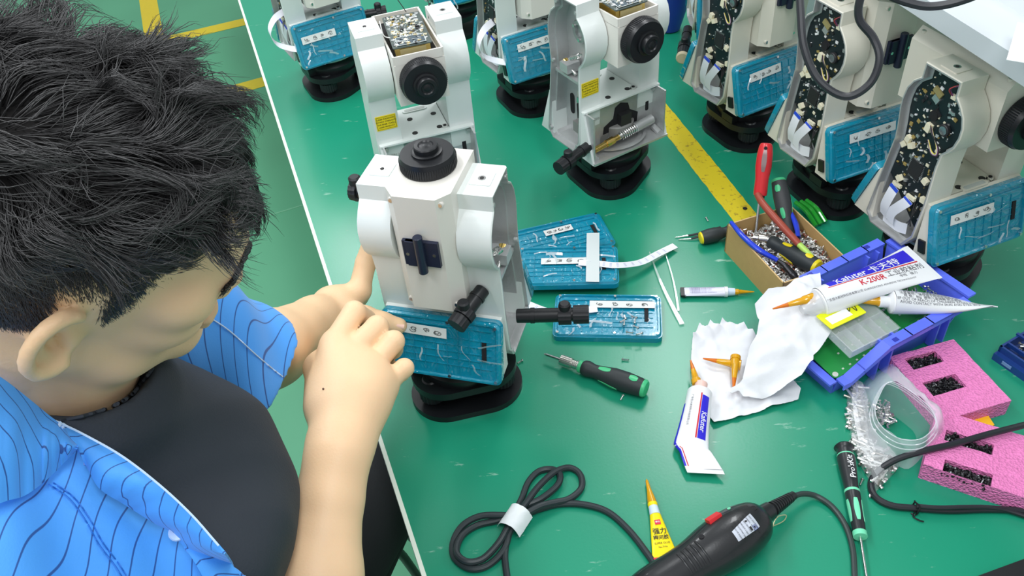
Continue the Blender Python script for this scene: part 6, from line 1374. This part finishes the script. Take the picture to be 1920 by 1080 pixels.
al = (X-SHL)@dv; c2 = al-np.linalg.norm(cuff-SHL)*.93; a2 = np.array(D(362, 612, .74)); b22 = np.array(D(486, 775, .95)); nr2 = npn(np.cross(a2-CAM, b22-CAM)); nr2 = nr2 if nr2[1] > 0 else -nr2
a3 = np.array(D(470, 782, .95)); b3 = np.array(D(580, 738, .95)); nr3 = npn(np.cross(a3-CAM, b3-CAM)); nr3 = nr3 if (np.array(D(500, 650, .95))-CAM)@nr3 > 0 else -nr3; cut2 = -((X-a3)@nr3); core = shL.a+.006; shL.a = np.maximum(np.maximum(shL.a, -core), np.maximum(cut2, np.where(al > 0.05, c2, -1))).astype(np.float32)
shirt = fields_to_obj('shirt', [shR, shL], SHIRT, person, 'open blue pinstriped shirt', 2)
def surf_pt(px, py, lift=.004, field=shR, fallback=.7):
    p, t = field.hit(px, py)
    if p is None: return None
    return p-Vector(ray(px, py)).normalized()*lift
def surf_curve(pts, lift, field=shR, sub=6, dflt=.6):
    out = []; last = None
    for q in spline([Vector((x, y, 0)) for x, y in pts], sub):
        p, t = field.hit(q.x, q.y)
        if p is None: t = last if last else dflt
        elif last and abs(t-last) > .05: t = last+.05*(1 if t > last else -1)
        last = t; out.append(Vector(D(q.x, q.y, t))-Vector(ray(q.x, q.y)).normalized()*lift)
    return out
def panel_between(c1, c2, l1, l2, name, label, wav=.0, n=44, m=SHIRT, th=.0016):
    A1 = [Vector(D(*q)) for q in spline([Vector(q) for q in c1], 6)] if len(c1[0]) == 3 else surf_curve(c1, l1); A2 = surf_curve(c2, l2); mb = MB(PI_)
    def smp(Q, u): q = u*(len(Q)-1); i = min(int(q), len(Q)-2); return Q[i].lerp(Q[i+1], q-i)
    mb.sheet(lambda u, v: smp(A1, u).lerp(smp(A2, u), v)-Vector(ray(200, 900)).normalized()*(wav*math.sin(PI*v)+.0012*math.sin(u*19+v*4)), n, 10, m, -th); return mb.build(name, shirt, label)
panel_between([(-70, 668, .520), (0, 706, .530), (50, 744, .544), (88, 775, .554), (118, 800, .560), (148, 838, .562)], [(-70, 985), (0, 944), (45, 930), (85, 902), (118, 870), (146, 842)], .010, .013, 'collar', 'blue striped collar flap', .010, m=SHIRTC)
panel_between([(108, 792), (160, 818), (230, 858), (300, 912), (360, 968), (410, 1025), (452, 1082), (500, 1150)], [(146, 846), (168, 886), (188, 918), (236, 948), (290, 982), (322, 1000), (362, 1050), (400, 1120)], .009, .012, 'placket', 'front edge strip of the shirt', .005, m=SHIRTP)
mb = MB(PI_)
for q in (0,): mb.tube(surf_curve([(104+q*8, 789+q*9), (160, 816+q*9), (230, 856+q*9), (300, 910+q*9), (360-q*4, 966+q*7), (410-q*6, 1023+q*6)], .0158), .0007, STITCH, n=5)
pts = surf_curve([(110, 797), (160, 822), (230, 862), (300, 916), (358, 971), (405, 1026)], .0158, sub=24)
for k in range(0, len(pts)-1, 1): p = pts[k]; t = (pts[min(k+1, len(pts)-1)]-pts[max(k-1, 0)]).normalized(); s_ = t.cross(Vector(ray(250, 900)).normalized()); mb.tube([p-s_*.0026, p+s_*.0026], .0008, STITCH, n=4)
build_each(mb, 'edge_stitching', shirt, 'pale zigzag stitching along the shirt edge', .05)
mb = MB(PI_)
for cv in ([(92, 908), (130, 935), (160, 975), (185, 1020), (215, 1060), (240, 1100)], [(100, 905), (138, 932), (168, 972), (193, 1017), (223, 1057), (248, 1097)]): mb.tube(surf_curve(cv, .003), .0005, mat('blue seam', srgb(40, 110, 200), .6), n=5)
mb.build('armhole_seam', shirt)
p = surf_curve([(326, 996), (332, 999), (338, 1002)], .016)[6]; mb = MB(PI_); mb.lathe([(.0055, -.001), (.0058, .0), (.005, .0012), (.0035, .0008), (.0003, .0008)], mat('pale blue button', srgb(180, 205, 240), .3), p, Vector(CAM)-p, 18); mb.build('button', shirt, 'pale blue button')
mb = MB(PI_); mb.tube(surf_curve([(388, 592), (430, 620), (480, 665), (512, 692), (530, 706)], .003, shL, dflt=.95), .0008, STITCH, n=5); mb.build('stitching', shirt)
# neck rib of the T-shirt
mb = MB(PI_); rib2 = surf_curve([(84, 792), (118, 788), (160, 779), (205, 764), (245, 742), (272, 710), (286, 690)], .0012, tee, 8)
mb.tube(rib2, .0014, TEE, n=6); mb.build('neck_seam', person)
# held screwdriver
STEEL_ = STEEL; STEEL = mat('dark tool steel')
driver('precision_screwdriver', D(696, 606, 1.03), D(660, 632, .935), 'thin dark screwdriver held in the right hand against the blue cover', R=.0062, mh=PB, mc=MINT, inl=None, shaft=.062, sr=.0024)
STEEL = STEEL_

# ---- hair
HAIR = bpy.data.materials.new('black hair'); HAIR.use_nodes = True; b = HAIR.node_tree.nodes['Principled BSDF']; b.inputs['Base Color'].default_value = (.026, .025, .026, 1); b.inputs['Roughness'].default_value = .5; b.inputs['Specular IOR Level'].default_value = .8
STUB = mat('short cropped hair', srgb(92, 80, 68), .8, bump=.8, bscale=900, var=.3, vscale=400)
CR = np.array([.097, .076, .090]); C0 = np.array([-.006, 0, .018])
def scalp_sd(q):
    """q in head coordinates; rough distance to the scalp and its normal"""
    v = (q-C0)/CR; k0 = np.linalg.norm(v, axis=-1); g = (q-C0)/(CR*CR); k1 = np.linalg.norm(g, axis=-1); return k0*(k0-1)/k1, g/k1[..., None]
def hair_line(a, b, c):
    """0 outside the hair, rising to 1 in the long hair on top"""
    s_ = np.abs(b)
    front = .042+.012*np.cos(b*40)-.0*s_                # forehead hairline height
    lim = np.where(a > .045, front-(.085-a)*.35, np.where(a > .012, -.022+(a-.012)*1.75, np.where(a > -.018, .012, -.045)))
    return c-lim
rngn = np.random.default_rng(7)
def noise3(p, s, o):
    return np.stack([np.sin(p[:, 0]*s+1.7*np.sin(p[:, 1]*s*.8+o)+o), np.sin(p[:, 1]*s*1.1+1.9*np.sin(p[:, 2]*s*.9+o*2)+2+o), np.sin(p[:, 2]*s*.95+1.6*np.sin(p[:, 0]*s*.85+o*3)+4+o)], 1)
def top_q(p): return (p[..., 2]-.040+.40*np.clip(p[..., 0]-.02, 0, .05))/.030
crown = np.array([-.085, .012, .055]); loc = np.array(person.location)
def strands(NS, long_, SEG, rad0, prof_):
    v = rngn.normal(size=(NS, 3)); v /= np.linalg.norm(v, axis=1)[:, None]; root = C0+v*CR
    hl = hair_line(root[:, 0], root[:, 1], root[:, 2]); tq = top_q(root)
    keep = (hl > 0)&(tq > -.15) if long_ else (hl > 0)&(tq < .35)&(rngn.random(NS) < np.clip(.10+hl/.030, 0, 1))
    root = root[keep]; hl = hl[keep]; N_ = len(root); top = np.clip(top_q(root), 0, 1)
    if long_:
        frn = (root[:, 0] > .055)&(np.abs(root[:, 1]) < .055); Lh = (.012+.054*top**.9)*(1+.15*rngn.normal(size=N_)); Lh = Lh*np.clip(.3+hl/np.where(frn, .03, .05), .3, 1); Lh = Lh*(1-.30*np.clip((root[:, 0]-.02)/.05, 0, 1))*(1-.25*np.clip((root[:, 1])/.06, 0, 1)); Lh = np.clip(Lh, .006, .085)
    else: Lh = .0045+.008*np.clip(hl/.04, 0, 1)+.001*rngn.random(N_)
    _, nn = scalp_sd(root); rad = root-crown; rad /= np.linalg.norm(rad, axis=1)[:, None]+1e-6
    flow = .62*rad*np.array([1, 1, .35])+np.array([.72, -.05, .05])+.35*np.cross(nn, rad)+.35*noise3(root, 38, .4)
    if not long_: flow = rad*.3+np.array([.35, 0, -1.0])+.5*rngn.normal(size=(N_, 3))*.6
    flow = flow-nn*np.sum(flow*nn, 1)[:, None]; flow /= np.linalg.norm(flow, axis=1)[:, None]
    pts_ = [root-nn*.002]; d = nn*((.85*top+.25) if long_ else .35)[:, None]+flow*.55 if long_ else nn*.35+flow*.8; d /= np.linalg.norm(d, axis=1)[:, None]
    clump = np.round(root/.011)*.011; ph = noise3(clump, 90, .3)*.5+noise3(clump, 210, 1.9)*.4
    tgt = (.005+.031*top*(1-.55*np.clip((root[:, 0]-.01)/.07, 0, 1))*(1-.65*np.clip((root[:, 1]+.01)/.06, 0, 1)))*(1+.35*noise3(clump, 130, .9)[:, 0])
    for k in range(SEG):
        p = pts_[-1]+d*(Lh/SEG)[:, None]; pts_.append(p)
        if not long_: d = d*.8+flow*.25+rngn.normal(size=(N_, 3))*.08; d /= np.linalg.norm(d, axis=1)[:, None]; continue
        dist, n2 = scalp_sd(p); fl2 = flow-n2*np.sum(flow*n2, 1)[:, None]; lift = np.clip((tgt-dist)/.012, -1.2, 1.2)
        d = d*.55+fl2*.50+n2*(lift*.42)[:, None]+ph*.42*top[:, None]+noise3(p, 75, 2.1)*.34*top[:, None]+noise3(p, 150, .7)*.22*top[:, None]+rngn.normal(size=(N_, 3))*.05; d[:, 2] -= .06*top*(k/SEG); d /= np.linalg.norm(d, axis=1)[:, None]
    Wp = hc+np.stack(pts_, 1)@HR-loc
    T = np.gradient(Wp, axis=1); T /= np.linalg.norm(T, axis=2)[..., None]+1e-9; S1 = np.cross(T, np.array([.3, -.5, .8])); S1 /= np.linalg.norm(S1, axis=2)[..., None]+1e-9; S2 = np.cross(T, S1)
    if long_: Wp = Wp+(.0011*np.linspace(0, 1, SEG+1)[None, :, None])*np.sin(np.linspace(0, 9, SEG+1)[None, :, None]+ph[:, :1, None]*6)*top[:, None, None]*S1
    V = np.stack([Wp+(S1*math.cos(a)+S2*math.sin(a))*(rad0*np.array(prof_)[None, :])[..., None] for a in (0, 2*PI/3, 4*PI/3)], 2).reshape(-1, 3)
    base = (np.arange(N_)*(SEG+1)*3)[:, None, None]; ring = (np.arange(SEG)*3)[None, :, None]; sd_ = np.arange(3)[None, None, :]; s2 = ((np.arange(3)+1) % 3)[None, None, :]
    return V, np.stack(np.broadcast_arrays(base+ring+sd_, base+ring+s2, base+ring+3+s2, base+ring+3+sd_), -1).reshape(-1, 4)
V1, F1 = strands(44000, True, 8, .00036, [1, 1, 1, .95, .9, .8, .65, .45, .12])
V2, F2 = strands(90000, False, 3, .00030, [1, 1, .8, .3])
V = np.concatenate([V1, V2]); Fq = np.concatenate([F1, F2+len(V1)])
# scalp cap under the strands
mb = MB(Matrix.Identity(4)); nu, nv = 140, 100; cap_v = []; cap_f = []; mi_ = []
for i in range(nu):
    for j in range(nv+1):
        th = 2*PI*i/nu; p_ = PI*j/nv; q = np.array([math.sin(p_)*math.cos(th), math.sin(p_)*math.sin(th), math.cos(p_)]); r = C0+q*CR; hh = hair_line(r[0], r[1], r[2]); tp_ = min(1, max(0, float(top_q(r)))); off = -.004+.016*tp_*min(1, max(0, hh/.03))
        cap_v.append(hc+(C0+q*(CR+off))@HR-loc)
for i in range(nu):
    for j in range(nv): cap_f.append((i*(nv+1)+j, ((i+1) % nu)*(nv+1)+j, ((i+1) % nu)*(nv+1)+j+1, i*(nv+1)+j+1))
me = bpy.data.meshes.new('hair'); nV = len(V); cap_f = [f for f in cap_f if (lambda c: float(top_q(c)) > .1)((np.mean([cap_v[i] for i in f], 0)+loc-hc)@HR.T)]; allv = np.concatenate([V, np.array(cap_v)]); me.from_pydata(allv.tolist(), [], Fq.tolist()+[tuple(nV+k for k in f) for f in cap_f])
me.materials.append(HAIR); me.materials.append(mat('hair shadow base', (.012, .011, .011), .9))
me.polygons.foreach_set('use_smooth', [True]*len(me.polygons)); me.update()
nq = len(Fq)
mids = np.zeros(len(me.polygons), np.int32)
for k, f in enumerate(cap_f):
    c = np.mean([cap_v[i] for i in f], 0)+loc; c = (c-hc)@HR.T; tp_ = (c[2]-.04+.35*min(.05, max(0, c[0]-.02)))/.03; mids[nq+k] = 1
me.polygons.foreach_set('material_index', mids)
ho = bpy.data.objects.new('hair', me); COL.objects.link(ho); ho.parent = person; ho['label'] = 'short wavy black hair, cropped at the sides'
# eyebrows
mb = MB(PI_); rnd = random.Random(3)
for s_ in (-1, 1):
    for k in range(330):
        t = rnd.random(); y = s_*(.014+.040*t); a = .1035-.020*t*t-.004*t; c = .0165+.006*math.sin(PI*min(1, t*1.1))-.004*t+rnd.uniform(-.0035, .0035)
        a = .14
        while a > .05 and head.sd(H(a, y, c)) > 0: a -= .0006
        p = Vector(H(a+.0012, y, c)); d1 = Vector(-hr*s_*-1*-1 if False else (-hr)*s_)*(.8)+Vector(hu)*rnd.uniform(-.1, .35)-Vector(hf_)*.35; d1.normalize()
        q = p; mb.tube([q-Vector(hf_)*.003, q+d1*.003+Vector(hf_)*.0005, q+d1*.0075-Vector(hf_)*.0005], [.0005, .0005, .0002], HAIR, n=4)
build_each(mb, 'eyebrow', body, 'black eyebrow', .02)

# ---- stool
st = empty('stool', (-.42, .44, 0), .3, 'black metal-legged stool under the seated person, a leg showing beside the bench edge', 'stool')
mb = MB(); mb.lathe([(.16, .435), (.175, .44), (.178, .47), (.165, .488), (.02, .49)], mat('black seat vinyl', (.015, .015, .016), .4), n=40); mb.build('seat', st)
SB = mat('black stool metal', (.015, .015, .017), .35, .3)
for k in range(4):
    a = PI/4+k*PI/2; mb = MB(); mb.cyl((.11*math.cos(a), .11*math.sin(a), .435), (.22*math.cos(a), .22*math.sin(a), .012), .011, SB, n=14); l = mb.build('leg', st); mb = MB(); mb.cyl((.22*math.cos(a), .22*math.sin(a), 0), (.22*math.cos(a), .22*math.sin(a), .014), .015, BLACKM, n=14); mb.build('rubber_foot', l)
mb = MB(); mb.tube([(.185*math.cos(a), .185*math.sin(a), .15) for a in [2*PI*k/40 for k in range(41)]], .007, SB, n=8, caps=False); mb.build('foot_ring', st)
